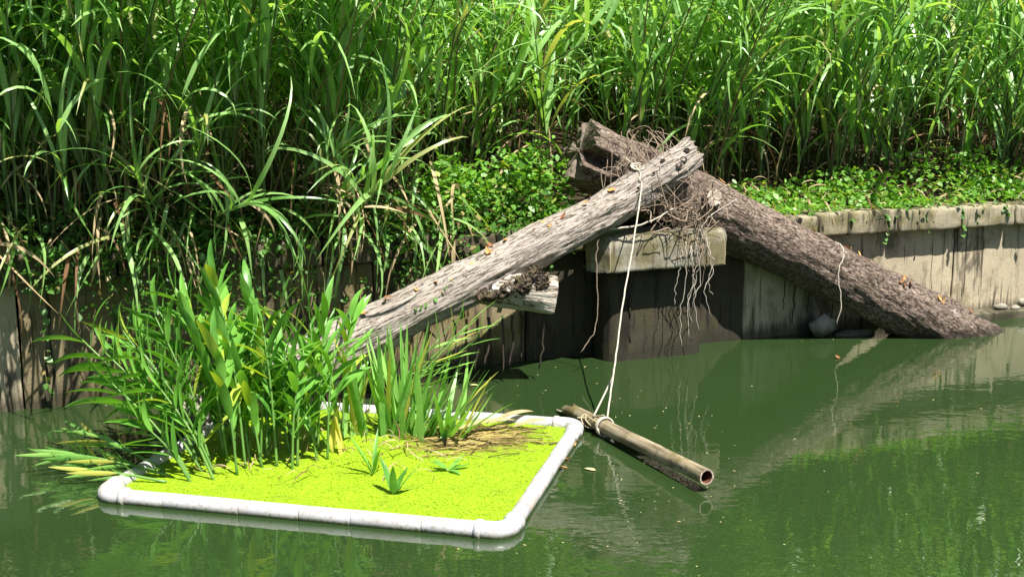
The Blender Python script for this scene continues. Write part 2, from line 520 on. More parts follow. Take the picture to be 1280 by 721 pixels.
# ------------------------------------------------------------------ retaining wall
def rough_block(name, x0, x1, y0, y1, z0, z1, mat, bev=0.02, amp=0.006, step=0.07, seed=0.0, plan=None):
    """A concrete block with worn edges: a rounded box sampled finely and roughened."""
    nx = max(2, int((x1 - x0) / step)); ny = max(2, int((y1 - y0) / step)); nz = max(2, int((z1 - z0) / step))
    b = Bag()
    cx, cy, cz = (x0 + x1) / 2, (y0 + y1) / 2, (z0 + z1) / 2
    hx, hy, hz = (x1 - x0) / 2, (y1 - y0) / 2, (z1 - z0) / 2

    def edge(n, h):
        e = min(0.3, bev / (2 * h))
        t = np.linspace(0, 1, n + 1)
        t = np.unique(np.concatenate([t, [e * 0.4, e, 1 - e, 1 - e * 0.4]]))
        return t * 2 * h - h
    gx, gy, gz = edge(nx, hx), edge(ny, hy), edge(nz, hz)

    def face(ua, va, mk, flip):
        n, m2 = len(ua), len(va)
        v = []
        for q in va:
            for p in ua:
                v.append(mk(p, q))
        i, j = np.meshgrid(np.arange(n - 1), np.arange(m2 - 1))
        a = (j * n + i).ravel()
        f = np.stack([a, a + 1, a + n + 1, a + n], -1)
        b.add(v, f[:, ::-1] if flip else f)
    face(gx, gz, lambda p, q: (p, -hy, q), False)
    face(gx, gz, lambda p, q: (p, hy, q), True)
    face(gx, gy, lambda p, q: (p, q, hz), False)
    face(gx, gy, lambda p, q: (p, q, -hz), True)
    face(gy, gz, lambda p, q: (hx, p, q), False)
    face(gy, gz, lambda p, q: (-hx, p, q), True)
    V = np.concatenate(b.v)
    inner = np.array([hx - bev, hy - bev, hz - bev])
    core = np.clip(V, -inner, inner)
    d = V - core
    L = np.linalg.norm(d, axis=1)[:, None]
    V = core + d / np.maximum(L, 1e-9) * np.minimum(L, bev)
    if plan: V = plan(V, hx, hy, hz)
    for k in range(len(V)):
        p = Vector(V[k]) + Vector((cx, cy, cz))
        nv = noise.noise_vector(p * 9 + Vector((seed, 0, 0))) + noise.noise_vector(p * 28 + Vector((0, seed, 0))) * 0.5
        V[k] += np.array(nv) * amp
    V += np.array([cx, cy, cz])
    return mesh_np(name, V, [np.concatenate(b.q)], mat, True)


wall = empty("retaining_wall", W0, (0, 0, WANG))
tag(wall, "stained concrete retaining wall with coping running along the canal bank", "wall")
edges = [-14, -10, -7.0, -4.6, -2.2, 0.15, 2.55, 3.75, 5.72, 7.93, 10.4, 12.9, 15.5, 20, 26]
for a, b in zip(edges[:-1], edges[1:]):
    obj("wall_panel", rough_block("wall_panel", a + .006, b - .006, 0.0, 0.22, -1.0, 0.84, M['wall_shaded' if 3.7 < a < 5.5 else 'wall_brown' if 0 < a < 3.7 else 'wall'], 0.012, 0.004, 0.09 if -3 < a < 12 else 0.5, a), wall)
s = -4.2
k = 0
while s < 14:
    L = [0.62, 0.83, 0.55, 0.83, 0.7][k % 5]
    if 4.3 < s < 5.5: s = 5.62
    if abs(s - 5.62) < 0.01: L = 6.35 - s
    obj("coping_block", rough_block("coping_block", s + .007, s + L - .007, -(0.10 if s < 5 else 0.13) + random.uniform(-.01, .01), 0.30,
        0.843, 1.035 + random.uniform(-.012, .012), M['coping_dark' if s < 3.2 else 'coping'], 0.026, 0.012, 0.055, s), wall)
    s += L; k += 1

# ------------------------------------------------------------------ projecting slab
def slab_plan(V, hx, hy, hz):
    V = V.copy()
    f = np.clip((-V[:, 1] - (hy - 0.16)) / 0.16, 0, 1)        # 0..1 over the front 16 cm
    g = np.clip((V[:, 1] - (hy - 0.30)) / 0.30, 0, 1)
    lim = hx - 0.11 * f - 0.16 * g
    V[:, 0] = np.clip(V[:, 0], -lim, lim)
    up = np.clip((V[:, 2] - (hz - 0.06)) / 0.06, 0, 1)       # weathered slope round the top
    V[:, 0] *= 1 - 0.03 * up
    V[:, 1] = np.where(V[:, 1] < 0, V[:, 1] * (1 - 0.09 * up), V[:, 1])
    return V


pier = empty("concrete_pier", W0, (0, 0, WANG))
tag(pier, "stained concrete pier with mossy eight sided cap under the crossed logs", "pier")
obj("cap", rough_block("pier_cap", 4.11, 5.33, -0.48, -0.003, 0.725, 1.0, M['slab'], 0.02, 0.009, 0.03, 3.3, slab_plan), pier)
obj("pillar", rough_block("pillar", 4.30, 5.17, -0.30, -0.003, -1.0, 0.722, M['wall_shaded'], 0.10, 0.008, 0.06, 5.1), pier)

# ------------------------------------------------------------------ logs
LOGS = {}


def log_mesh(name, L, rad, mat, na=120, nl=200, ridge=0.006, lump=0.02, bend=None, seed=0.0, notch=None, flat=1.0, jag=0.0):
    def rr(x, th):
        p = Vector((x * 1.3, math.cos(th) * 0.9, math.sin(th) * 0.9 + seed))
        r = rad(x)
        r += lump * noise.noise(p * 1.6) + lump * 0.5 * noise.noise(p * 4.1)
        q = Vector((x * 5 + seed, math.cos(th) * r * 42, math.sin(th) * r * 42))
        r += ridge * (1 - 2 * abs(noise.noise(q))) + ridge * 0.5 * noise.noise(q * 2.3)
        if notch: r = notch(x, th, r)
        return r
    v = []
    for i in range(nl + 1):
        x = L * i / nl
        bx = bend(x / L) if bend else (0, 0)
        for j in range(na):
            th = 2 * PI * j / na
            r = rr(x, th)
            xj = x + jag * max(0, 1 - i / 12) * (noise.noise(Vector((math.cos(th) * 2.2, math.sin(th) * 2.2, seed))) + .6 * noise.noise(Vector((math.cos(th) * 6, math.sin(th) * 6, seed))))
            v.append((xj, bx[0] + r * math.cos(th), bx[1] + r * math.sin(th) * flat))
    v = np.array(v)
    i = np.arange(nl)[:, None] * na; j = np.arange(na)[None, :]; k = (j + 1) % na
    q = np.stack([i + j, i + k, i + na + k, i + na + j], -1).reshape(-1, 4)
    # rough end faces
    b = Bag(); b.add(v, q)
    ends = []
    for e, x in ((0, 0.0), (nl, L)):
        ring = v[e * na:(e + 1) * na]
        c = ring.mean(0)
        vs, nr = [], 7
        for m in range(nr + 1):
            f = 1 - m / nr
            for j in range(na):
                p = c + (ring[j] - c) * f
                dx = 0.02 * noise.noise(Vector(p) * 14 + Vector((seed, 0, 0))) * min(1, m)
                vs.append(p + np.array([dx, 0, 0]))
        a = np.arange(nr)[:, None] * na; jj = np.arange(na)[None, :]; kk = (jj + 1) % na
        qq = np.stack([a + jj, a + na + jj, a + na + kk, a + kk], -1).reshape(-1, 4)
        eb = Bag(); eb.add(vs, qq if e == 0 else qq[:, ::-1]); ends.append(eb)
    return b.mesh(name, mat, True), ends


def log_frame(p0, p1):
    d = (p1 - p0)
    x = d.normalized()
    z = (Vector((0, 0, 1)) - x * x.z).normalized()
    y = z.cross(x)
    m = Matrix((x, y, z)).transposed().to_4x4()
    m.translation = p0
    return m, d.length


def make_log(key, name, label, p0, p1, rad, mat, **kw):
    mtx, L = log_frame(p0, p1)
    root = empty(name)
    root.matrix_world = mtx
    tag(root, label, "log")
    me, ends = log_mesh(name + "_trunk", L, rad, mat, **kw)
    obj("trunk", me, root)
    for eb in ends: obj("cut_end", eb.mesh("cut_end", M['wood_old'], True), root)
    LOGS[key] = (mtx, L, rad)
    return root


# log A: pale, runs from the crossing down left into the water
A0, A1 = P(4.96, 0.36, 1.59), P(1.0, 0.84, 0.005)
radA = lambda x: 0.122 + 0.038 * min(1, x / 3.0) + 0.012 * math.exp(-((x - 1.75) / 0.3) ** 2)
logA = make_log('A', "fallen_log", "pale grey weathered log sloping down left from the crossing into the leafy plants", A0, A1, radA,
                M['bark_pale'], na=140, nl=240, ridge=0.005, lump=0.026, bend=lambda t: (0.0, -0.075 * math.sin(PI * t ** .55)), seed=2.0, jag=.07)
# log B: dark, under log A, runs down right into the water
B0, B1 = P(4.24, -0.09, 1.60), P(7.92, 0.50, -0.20)


def notchB(x, th, r):
    # split socket in the upper left end, seen as a dark slot
    a = (th - R(184) + PI) % (2 * PI) - PI
    k = max(0.0, 1 - (abs(a) / 0.30) ** 6) * max(0.0, 1 - (x / 0.24) ** 8)
    return r * (1 - 0.8 * k)


radB = lambda x: 0.248 - 0.022 * min(1, x / 3) + 0.012 * math.sin(x * 2.1)
logB = make_log('B', "fallen_log", "thick dark brown log lying under the pale one and sloping down right into the water", B0, B1, radB,
                M['bark_dark'], na=140, nl=260, ridge=0.004, lump=0.03, bend=lambda t: (0.0, 0.03 * math.sin(PI * t)), seed=9.0, notch=notchB, jag=.10)


def on_log(key, x, th, out=0.0):
    """World point and outward normal on a log's surface; th measured from the log's own +Y towards up."""
    m, L, rad = LOGS[key]
    bendz = (-0.075 * math.sin(PI * (x / L) ** .55) if key == 'A' else 0.03 * math.sin(PI * x / L))
    r = rad(x) + out
    p = m @ Vector((x, r * math.cos(th), bendz + r * math.sin(th)))
    n = (m.to_3x3() @ Vector((0, math.cos(th), math.sin(th)))).normalized()
    return p, n


def side_stub(root, name, p0, p1, r0, r1, mat, cutmat, seed):
    """A branch stub on a log, built in the log's own frame."""
    inv = root.matrix_world.inverted()
    m, L = log_frame(p0, p1)
    me, ends = log_mesh(name, L, lambda x: r0 + (r1 - r0) * x / L, mat, na=72, nl=50, ridge=0.006, lump=0.03, seed=seed)
    o = obj(name, me, root)
    o.matrix_local = inv @ m
    c = obj("cut_face", ends[1].mesh("cut_face", cutmat, True), o)
    return o


bpy.context.view_layer.update()
side_stub(logA, "branch_stub", P(3.02, 0.57, 0.745), P(3.66, 0.69, 0.635), 0.125, 0.135, M['bark_stub'], M['bark_stub'], 5.0)
# round scar of a sawn branch on log B, facing the water
pk, nk = on_log('B', 1.06, R(163))
side_stub(logB, "branch_scar", pk - nk * 0.03, pk + nk * 0.055, 0.085, 0.066, M['bark_dark'], M['wood_cut'], 8.0)

# loose, rotten bark round the fork of log A
b = Bag()
for i in range(2300):
    t = random.random()
    u = max(-1.3, min(1.3, random.gauss(0, .55)))
    if noise.noise(Vector((t * 7, u * 1.8, 4.2))) < -.12 + .25 * abs(u): continue
    wz = .035 + .07 * t
    q = P(3.06 + 0.52 * t, 0.735 + 0.060 * (1 - u * u) + random.uniform(-.03, .015), 0.675 + 0.085 * t + u * wz)
    ang = random.random() * PI
    L, w = random.uniform(.008, .034), random.uniform(.004, .013)
    n = 5
    a = np.array([math.cos(ang), 0, math.sin(ang)])
    c = np.cross([0, 1, 0], a)
    out = np.array([0, -1, 0]) * random.uniform(.003, .014)
    vv = [np.array(q) - a * L, np.array(q) - c * w, np.array(q) + a * L, np.array(q) + c * w, np.array(q) + out, np.array(q) - out]
    vv = [logA.matrix_world.inverted() @ Vector(z) for z in vv]
    b.add([tuple(z) for z in vv], None, [(0, 1, 4), (1, 2, 4), (2, 3, 4), (3, 0, 4), (1, 0, 5), (2, 1, 5), (3, 2, 5), (0, 3, 5)])
lb = obj("loose_bark", b.mesh("loose_bark", M['rot']), logA)
lb["kind"] = "stuff"

# worm holes and a torn knot near the top of log A
for (x, th, r) in ((0.16, 28, 0.024), (0.09, 45, 0.022), (0.22, 22, 0.026), (0.30, 62, 0.018), (0.44, 40, 0.012), (0.62, 25, 0.012)):
    p, n = on_log('A', x, R(th), 0.016)
    inv = logA.matrix_world.inverted()
    q = n.to_track_quat('Z', 'Y').to_matrix().to_4x4()
    q.translation = p
    ring = [(r * (1 + .3 * random.random()) * math.cos(a), r * (.8 + .4 * random.random()) * math.sin(a), 0.002) for a in np.linspace(0, 2 * PI, 10)[:-1]]
    o = obj("worm_hole", mesh_np("worm_hole", ring + [(0, 0, -0.012)], [np.array([(i, (i + 1) % 9, 9) for i in range(9)])], M['hollow']), logA)
    o.matrix_local = inv @ q

# ------------------------------------------------------------------ leaf blades
def blade(L, W, e0, droop, pw=1.5, nseg=8, prof='reed', fold=0.18, side=0.0, twist=0.0, az=0.0):
    """One leaf as a folded ribbon from the origin along +X (turned by az). Returns verts (3*(nseg+1)), quads."""
    t = np.linspace(0, 1, nseg + 1)
    e = e0 - droop * t ** pw
    a = az + side * t ** 1.5
    step = L / nseg
    em, am = (e[:-1] + e[1:]) / 2, (a[:-1] + a[1:]) / 2
    d = np.stack([np.cos(em) * np.cos(am), np.cos(em) * np.sin(am), np.sin(em)], -1) * step
    c = np.concatenate([[[0, 0, 0]], np.cumsum(d, 0)])
    tan = np.stack([np.cos(e) * np.cos(a), np.cos(e) * np.sin(a), np.sin(e)], -1)
    sd = np.stack([-np.sin(a), np.cos(a), 0 * a], -1)
    up = np.cross(tan, sd)
    tw = twist * t
    s2 = sd * np.cos(tw)[:, None] + up * np.sin(tw)[:, None]
    u2 = np.cross(tan, s2)
    if prof == 'reed': w = np.minimum(1, 0.35 + t * 3.2) * np.clip(1 - t, 0, 1) ** 0.62
    elif prof == 'lance': w = np.sin(PI * np.clip(t, 0, 1) ** 0.75) ** 0.8 * 0.98 + 0.02
    elif prof == 'iris': w = np.minimum(1, 0.7 + t) * np.clip(1 - t ** 2.4, 0, 1) ** 0.9
    else: w = np.sin(PI * t ** 0.65) ** 0.7 + 0.01
    w = w * W / 2 + 0.0006
    v = np.stack([c - s2 * w[:, None], c + u2 * (-fold * w)[:, None], c + s2 * w[:, None]], 1).reshape(-1, 3)
    i = np.arange(nseg)[:, None] * 3
    j = np.array([0, 1])[None, :]
    q = np.stack([i + j, i + j + 1, i + j + 4, i + j + 3], -1).reshape(-1, 4)
    return v, q


def blade_mesh(name, mat, **kw):
    v, q = blade(**kw)
    return mesh_np(name, v, [q], mat, True)


def rotz(v, a):
    c, s_ = math.cos(a), math.sin(a)
    return v @ np.array([[c, s_, 0], [-s_, c, 0], [0, 0, 1]])


# reed leaf and stem variants
REED = []
for i in range(24):
    kw = dict(L=random.uniform(.75, 1.3), W=random.uniform(.032, .060), e0=R(random.uniform(55, 86)), droop=R(random.uniform(70, 165)),
              pw=random.uniform(1.3, 2.3), nseg=9, prof='reed', side=random.uniform(-.35, .35), twist=random.uniform(-1.1, 1.1))
    REED.append((blade(**kw), blade_mesh("reed_leaf", M['reed'], **kw)))
DEADL = []
for i in range(6):
    kw = dict(L=random.uniform(.45, .8), W=random.uniform(.022, .036), e0=R(random.uniform(0, 40)), droop=R(random.uniform(90, 125)),
              pw=random.uniform(.6, 1.0), nseg=7, prof='reed', side=random.uniform(-.8, .8), twist=random.uniform(-2, 2))
    DEADL.append((blade(**kw), blade_mesh("dead_reed_leaf", M['dead'], **kw)))
STEM = []
for i in range(5):
    H, bend = random.uniform(1.6, 2.4), [0.15, 0.4, 0.65, 0.9, 1.1][i]
    f = lambda h, H=H, bend=bend: np.array([bend * (h / H) ** 1.8, 0, h])
    pts = [f(h) for h in np.linspace(0, H, 7)]
    rad = np.linspace(0.010, 0.004, 7)
    STEM.append((H, f, tube(pts, rad, 5, False), None))
    bb = Bag(); bb.add(*tube(pts, rad, 5, True))
    STEM[-1] = (H, f, tube(pts, rad, 5, False), bb.mesh("reed_stem", M['reed_stem'], True))


def reed_layout(si, nl, dead, low):
    H, f = STEM[si][0], STEM[si][1]
    out = []
    a0 = random.uniform(0, 2 * PI)
    for k in range(nl):
        h = H * (low + (1 - low) * (k + .6 * random.random()) / nl)
        out.append((h, f(h), a0 + k * PI + random.gauss(0, .6), random.randrange(len(REED)), random.uniform(.75, 1.15), False))
    for k in range(dead):
        h = H * random.uniform(.12, .55)
        out.append((h, f(h), random.uniform(0, 2 * PI), random.randrange(len(DEADL)), random.uniform(.7, 1.1), True))
    return out


# where the stems stand: nearer the wall on the left, further back on the right
def front_edge(s):
    if s < 2.8: return -0.02
    if s < 4.5: return 0.60
    if s < 5.6: return 0.60
    return 0.60


spots = []
tries = 0
while len(spots) < 900 and tries < 40000:
    tries += 1
    b = -0.02 + 3.8 * random.random() ** 1.35
    s = random.uniform(-2.6, 12.2)
    fe = front_edge(s)
    if b < fe: continue
    if abs(s - (4.55 + 0.25 * b)) < 0.30 and b < 2.6 and random.random() < .8: continue       # dark gap behind the crossing
    if s > 3.0 and b < fe + .5 and random.random() < .35: continue
    spots.append((s, b))
spots.sort(key=lambda q: q[1] - front_edge(q[0]) + (6 if not (-0.3 - .25 * q[1] < q[0] < 9.2 + .8 * q[1]) else 0))

bagL, bagS, bagD = Bag(), Bag(), Bag()


def bake(bag, base, vq, scale, az, root_rot, tilt):
    v, q = vq[0], vq[1]
    v = rotz(v * scale, az) + base
    bag.add(v, q)


DRAPE = [(random.uniform(.4, 2.6), random.uniform(-.05, .22)) for _ in range(12)]
LEAN = [(random.uniform(-1.2, 2.7), random.uniform(-.02, .25)) for _ in range(46)] + [(random.uniform(4.9, 10.5), front_edge(9) + random.uniform(-.1, .25)) for _ in range(38)]
spots = DRAPE + LEAN + spots
for idx, (s, b) in enumerate(spots):
    drape = idx < len(DRAPE)
    lean = not drape and idx < len(DRAPE) + len(LEAN)
    base = P(s, -b, bank_z(s, max(b, 0)) - 0.02 + (.04 if b < .3 else 0))
    si = random.randrange(len(STEM))
    rz = random.uniform(0, 2 * PI)
    if random.random() < (.92 if b < 1.2 else .6): rz = math.atan2(WN.y, WN.x) + random.gauss(0, .7)        # most lean towards the light over the water
    sc = random.uniform(.85, 1.2)
    left = s < 3.3
    if lean or (b < front_edge(s) + .45 and not drape and not 2.8 < s < 4.6):
        sc = random.uniform(.95, 1.25); si = random.choice((2, 3, 4, 4) if s > .7 else (0, 1, 1, 2)); rz = math.atan2(WN.y, WN.x) + random.gauss(0, .5)
        lay = reed_layout(si, random.randint(9, 13), random.randint(0, 2), random.choice((.42, .5, .56)))
    if drape: lay = reed_layout(1, random.randint(7, 10), 2, .15)
    if drape: sc = random.uniform(.5, .85); si = 1
    lay = reed_layout(si, random.randint(10, 13), random.randint(0, 2), random.choice((.2, .36, .45)) if left else random.choice((.12, .2, .34)))
    if idx < 300:
        root = empty("reed_plant", base, (random.gauss(0, .11), random.uniform(.35, 1.15) if drape else random.gauss(0, .09), math.atan2(WN.y, WN.x) + random.gauss(0, .55) if drape else rz))
        root.scale = (sc,) * 3
        if s < 4.4: tag(root, "tall green reed with long arching leaves in the dense stand left of the crossed logs", "reed", "reeds left of the crossed logs")
        else: tag(root, "tall green reed with long arching leaves in the dense stand right of the crossed logs", "reed", "reeds right of the crossed logs")
        obj("stem", STEM[si][3], root)
        for (h, p, a, li, ls, dead) in lay:
            obj("dead_leaf" if dead else "leaf", (DEADL if dead else REED)[li][1], root, p, (0, 0, a), ls)
    else:
        bs = np.array(base)
        v, q, t = STEM[si][2]
        bagS.add(rotz(v * sc, rz) + bs, q)
        for (h, p, a, li, ls, dead) in lay:
            v, q = (DEADL if dead else REED)[li][0]
            vv = rotz(v * ls, a) + p
            (bagD if dead else bagL).add(rotz(vv * sc, rz) + bs, q)
o = obj("reed_thicket", bagL.mesh("reed_thicket", M['reed'], True))
tag(o, "mass of green reed leaves filling the bank behind the front stems", "reeds", kind="stuff")
o = obj("reed_stems", bagS.mesh("reed_stems", M['reed_stem'], True))
tag(o, "mass of thin reed canes deep inside the thicket", "reeds", kind="stuff")
o = obj("dead_reed_leaves", bagD.mesh("dead_reed_leaves", M['dead'], True))
tag(o, "mass of withered straw coloured leaves inside the reed thicket", "reeds", kind="stuff")

# undergrowth on the rising bank behind, so that the thicket has no see-through back
bag = Bag()
for i in range(5200):
    s, b = random.uniform(-6, 17), random.uniform(3.2, 9.5)
    v, q = REED[random.randrange(len(REED))][0]
    z = bank_z(s, b)
    bag.add(rotz(v * random.uniform(.9, 1.7), random.uniform(0, 2 * PI)) + np.array(P(s, -b, z + random.uniform(0, .8))), q)
o = obj("undergrowth", bag.mesh("undergrowth", M['reed'], True))
tag(o, "rank green undergrowth covering the slope behind the reeds", "undergrowth", kind="stuff")


# ------------------------------------------------------------------ small-leaved growth
def leaflet(L, W, tri=False):
    """A cheap folded oval leaf along +X, 6 vertices."""
    v = np.array([(0, 0, 0), (L * .35, -W / 2, L * .06), (L * .75, -W * .36, L * .04), (L, 0, -L * .06), (L * .75, W * .36, L * .04), (L * .35, W / 2, L * .06), (L * .5, 0, -L * .02)])
    q = np.array([(0, 1, 2, 6), (6, 2, 3, 4), (0, 6, 4, 5)])
    return v, q


def scatter(bag, n, where, size, flat=.5, ratio=.62):
    for i in range(n):
        p = where(i)
        L = random.uniform(*size)
        v, q = leaflet(L, L * ratio)
        e = Euler((random.gauss(0, flat), random.gauss(0, flat) - .1, random.uniform(0, 2 * PI)))
        bag.add(v @ np.array(e.to_matrix()).T + np.array(p), q)


def clumps(n, fn):
    return [fn() for _ in range(n)]


# shrub left of the crossing
sh = empty("leafy_shrub", P(3.75, -0.30, 1.03))
tag(sh, "bright green leafy shrub on the bank just left of the crossed logs", "shrub")
inv = Matrix.Translation(-sh.location)
tips = []
for i in range(70):
    tips.append(Vector((random.gauss(0, .34), 0, 0)))
b1, b2 = Bag(), Bag()
ctr = []
for i in range(85):
    ss = random.uniform(-.75, .42)
    hh = random.uniform(-.02, .60) * (1 - .5 * max(0, -ss))
    oo = random.uniform(-.35, .22) * (1 - hh * .6)
    tip = WU * ss + WN * (oo + .08) + Vector((0, 0, hh))
    ctr.append(tip)
    rt = WU * ss * .6 + WN * oo * .3
    b1.add(*tube(smooth_path([rt, rt.lerp(tip, .55) + Vector((0, 0, .06)), tip], 5), [.006, .005, .004, .003, .002], 4, False))
scatter(b2, 3000, lambda i: ctr[i % 85] + Vector((random.gauss(0, .075), random.gauss(0, .075), random.gauss(0, .07))), (.035, .075), .55)
obj("stem", b1.mesh("shrub_stem", M['marsh_stem'], True), sh)
f = obj("foliage", b2.mesh("foliage", M['cover']), sh)
f["kind"] = "stuff"

# ground cover along the coping on the right, and thinner growth on the left
bag = Bag()
cl = [(random.uniform(5.6, 10.5), random.uniform(-.52, .02), random.uniform(.0, .20)) for _ in range(130)]
def wr(i):
    c = cl[i % len(cl)]
    hump = 0.30 * math.exp(-((c[0] - 8.2) / .9) ** 2)
    b = -c[1] + random.gauss(0, .09)
    return P(c[0] + random.gauss(0, .12), -b, bank_z(c[0], max(.1, b)) + .05 + (c[2] + hump) * random.random() * min(1, max(.12, b * 2.2)))
scatter(bag, 5600, wr, (.018, .078), .6)
o = obj("ground_cover", bag.mesh("ground_cover", M['cover']))
tag(o, "bright low ground cover growing along the coping right of the logs", "ground cover", kind="stuff")
bag = Bag()
cl2 = [(random.uniform(-1.2, 4.0), random.uniform(-.45, .16), random.uniform(-.12, .35)) for _ in range(190)]
def wl(i):
    c = cl2[i % len(cl2)]
    off = c[1] + random.gauss(0, .05)
    z = 1.03 + c[2] * random.random() if off < .10 else 1.04 - random.random() ** 1.5 * .55 * (.5 if c[0] < .55 else 1.0 if c[0] < 2.6 else .7)
    return P(c[0] + random.gauss(0, .1), off, z + .02)
scatter(bag, 13000, wl, (.022, .075), .6)
o = obj("low_growth", bag.mesh("low_growth", M['lowgreen']))
tag(o, "small dark leaved growth creeping over the coping left of the logs", "ground cover", kind="stuff")
# dry litter on the left coping and the foot of the reeds
bag = Bag()
for i in range(900):
    v, q = DEADL[random.randrange(6)][0]
    s = random.uniform(-1.8, 3.6) if i < 650 else random.uniform(5.5, 10)
    off = -random.uniform(-.05, .9)
    e = Euler((random.gauss(0, .25), random.gauss(.0, .3), random.uniform(0, 2 * PI)))
    bag.add((v * random.uniform(.3, .75)) @ np.array(e.to_matrix()).T + np.array(P(s, off, 1.06 + .2 * max(0, -off) + random.random() * .12)), q)
o = obj("dry_litter", bag.mesh("dry_litter", M['dead']))
tag(o, "dry straw coloured litter lying at the foot of the reeds", "litter", kind="stuff")

# reed leaves hanging over the left part of the wall
for i in range(190):
    s = random.uniform(-.5, .7) if random.random() < .26 else random.uniform(.6, 3.2)
    off = random.uniform(-.05, .16)
    z = 1.03 + abs(random.gauss(0, .28))
    dead = random.random() < .42
    L = random.uniform(.3, .95)
    me = blade_mesh("hanging_leaf", M['dead' if dead else 'reed'], L=L, W=random.uniform(.016, .042), e0=R(random.uniform(-30, 55)), droop=R(random.uniform(60, 135)),
                    pw=random.uniform(.3, .9), nseg=9, side=random.uniform(-1.2, 1.2), twist=random.uniform(-2, 2))
    o = obj("hanging_leaf", me, None, P(s, off, z), (random.gauss(0, .2), 0, math.atan2(WN.y, WN.x) + random.gauss(0, .75)))
    if dead: tag(o, "withered straw coloured reed leaf hanging over the left part of the wall", "leaf", "withered leaves hanging over the wall")
    else: tag(o, "long green reed leaf hanging down over the left part of the wall", "leaf", "green leaves hanging over the wall")

# creepers hanging down the wall
LEAF_V = []
for i in range(4):
    v, q = leaflet(.05, .042)
    LEAF_V.append(mesh_np("creeper_leaf", v, [q], M['lowgreen'], True))


def creeper(pts, n, label, size=1.0, mat=None, r=.003):
    root = empty("creeper_vine", pts[0])
    tag(root, label, "vine")
    path = smooth_path(pts, 24)
    rel = [p - Vector(pts[0]) for p in path]
    obj("stem", tube_mesh("creeper_stem", rel, r, M['reed_stem'], 4), root)
    for i in range(n):
        f = (i + random.random()) / n * 23
        p = rel[int(f)]
        obj("leaf", LEAF_V[i % 4], root, p, (random.gauss(0, .4), random.uniform(.2, 1.1), math.atan2(WN.y, WN.x) + random.gauss(0, 1.0)), size * random.uniform(.7, 1.25))
    return root


creeper([P(.30, .10, 1.08), P(.30, .16, .95), P(.31, .10, .6), P(.29, .06, .3), P(.31, .05, .06)], 24, "heart leaved creeper hanging down the wall at the far left", 1.1)
creeper([P(.70, .10, 1.08), P(.72, .17, .9), P(.74, .10, .6), P(.72, .07, .38)], 20, "creeper hanging in front of the dark left wall behind the ferns")
creeper([P(.88, .10, 1.08), P(.90, .18, .92), P(.93, .12, .68), P(.96, .08, .42)], 20, "creeper with close set leaves hanging right of the longest one")
creeper([P(1.75, .10, 1.05), P(1.76, .16, .9), P(1.8, .10, .62)], 12, "short creeper hanging over the wall above the lower end of the pale log")
creeper([P(7.05, .02, 1.07), P(7.05, .13, 1.0), P(7.06, .14, .88), P(7.04, .12, .76)], 16, "creeper draping over the coping right of the dark log", .9)
creeper([P(6.55, .02, 1.07), P(6.6, .12, 1.0), P(6.85, .13, .97), P(7.3, .13, .99), P(7.6, .12, .92)], 14, "creeper trailing sideways along the coping face on the right", .8)
creeper([P(8.35, .0, 1.08), P(8.35, .12, 1.02), P(8.4, .12, .93)], 12, "short tuft of creeper over the coping at the far right", .9)
for (s, drop_, side, lab) in ((5.9, .15, .1, "creeper spilling over the coping end beside the dark log"), (6.3, .22, -.1, "long creeper runner left of the coping joint"), (7.4, .18, .12, "leafy runner over the middle of the right coping"),
                              (7.85, .26, .05, "runner hanging past the lower edge of the right coping"), (8.15, .14, -.12, "short runner curling left over the right coping"), (8.62, .3, .08, "rightmost runner hanging over the coping by the frame edge")):
    creeper([P(s - side, -.06, 1.09), P(s, .08, 1.06), P(s + side * .6, .125, .98), P(s + side, .12, 1.0 - drop_)], random.randint(10, 16), lab, random.uniform(.6, 1.1))
p1, _ = on_log('A', 2.2, R(120), .01); p2, _ = on_log('A', 2.3, R(160), .012); p3, _ = on_log('A', 2.42, R(195), .012)
p0, _ = on_log('A', 2.12, R(85), .01); p4, _ = on_log('A', 2.62, R(205), .012)
# the log's own frame has +Y away from the viewer on the right-hand end, so mirror where needed
p0, p1, p2, p3, p4 = [on_log('A', x, R(a), .012)[0] for x, a in ((2.12, 85), (2.2, 62), (2.3, 40), (2.42, 22), (2.66, 20))]
creeper([p0, p1, p2, p3, p4], 18, "small green creeper lying across the pale log", .75, r=.002)

# ------------------------------------------------------------------ roots and rope at the crossing
tg = Bag()
for i in range(62):
    s = random.gauss(4.82, .14)
    a = P(s + random.gauss(0, .06), random.uniform(.25, .62), random.uniform(1.12, 1.50))
    e = P(s + random.gauss(0, .16), random.uniform(.36, .58), random.uniform(.98, 1.2))
    mid = a.lerp(e, .5) + Vector((random.gauss(0, .06), random.gauss(0, .06), random.gauss(0, .05)))
    m2 = a.lerp(e, .8) + Vector((random.gauss(0, .06), random.gauss(0, .06), random.gauss(0, .04)))
    tg.add(*tube(smooth_path([a, mid, m2, e], 9), random.choice((.0012, .0016, .002, .0028, .005)), 4, False))
for i in range(85):                     # matted on log B's upper end and over log A
    s = random.gauss(4.62, .14)
    a = P(s, random.uniform(.0, .35), random.uniform(1.45, 1.78))
    e = a + Vector((random.gauss(.06, .1), random.gauss(-.12, .08), random.uniform(-.35, -.1)))
    mid = a.lerp(e, .5) + Vector((random.gauss(0, .05), random.gauss(-.04, .04), random.gauss(0.03, .04)))
    tg.add(*tube(smooth_path([a, mid, e], 8), random.uniform(.0015, .0035), 4, False))
for i in range(9):                      # over the front of the slab
    s = random.gauss(4.92, .07)
    a = P(s, random.uniform(.40, .5), random.uniform(1.02, 1.12))
    mid = P(s + random.gauss(0, .04), random.uniform(.49, .53), .92)
    e = P(s + random.gauss(0, .09), random.uniform(.48, .53), random.uniform(.6, .82))
    tg.add(*tube(smooth_path([a, mid, e], 9), random.uniform(.0015, .004), 4, False))
o = obj("root_tangle", tg.mesh("root_tangle", M['root'], True))
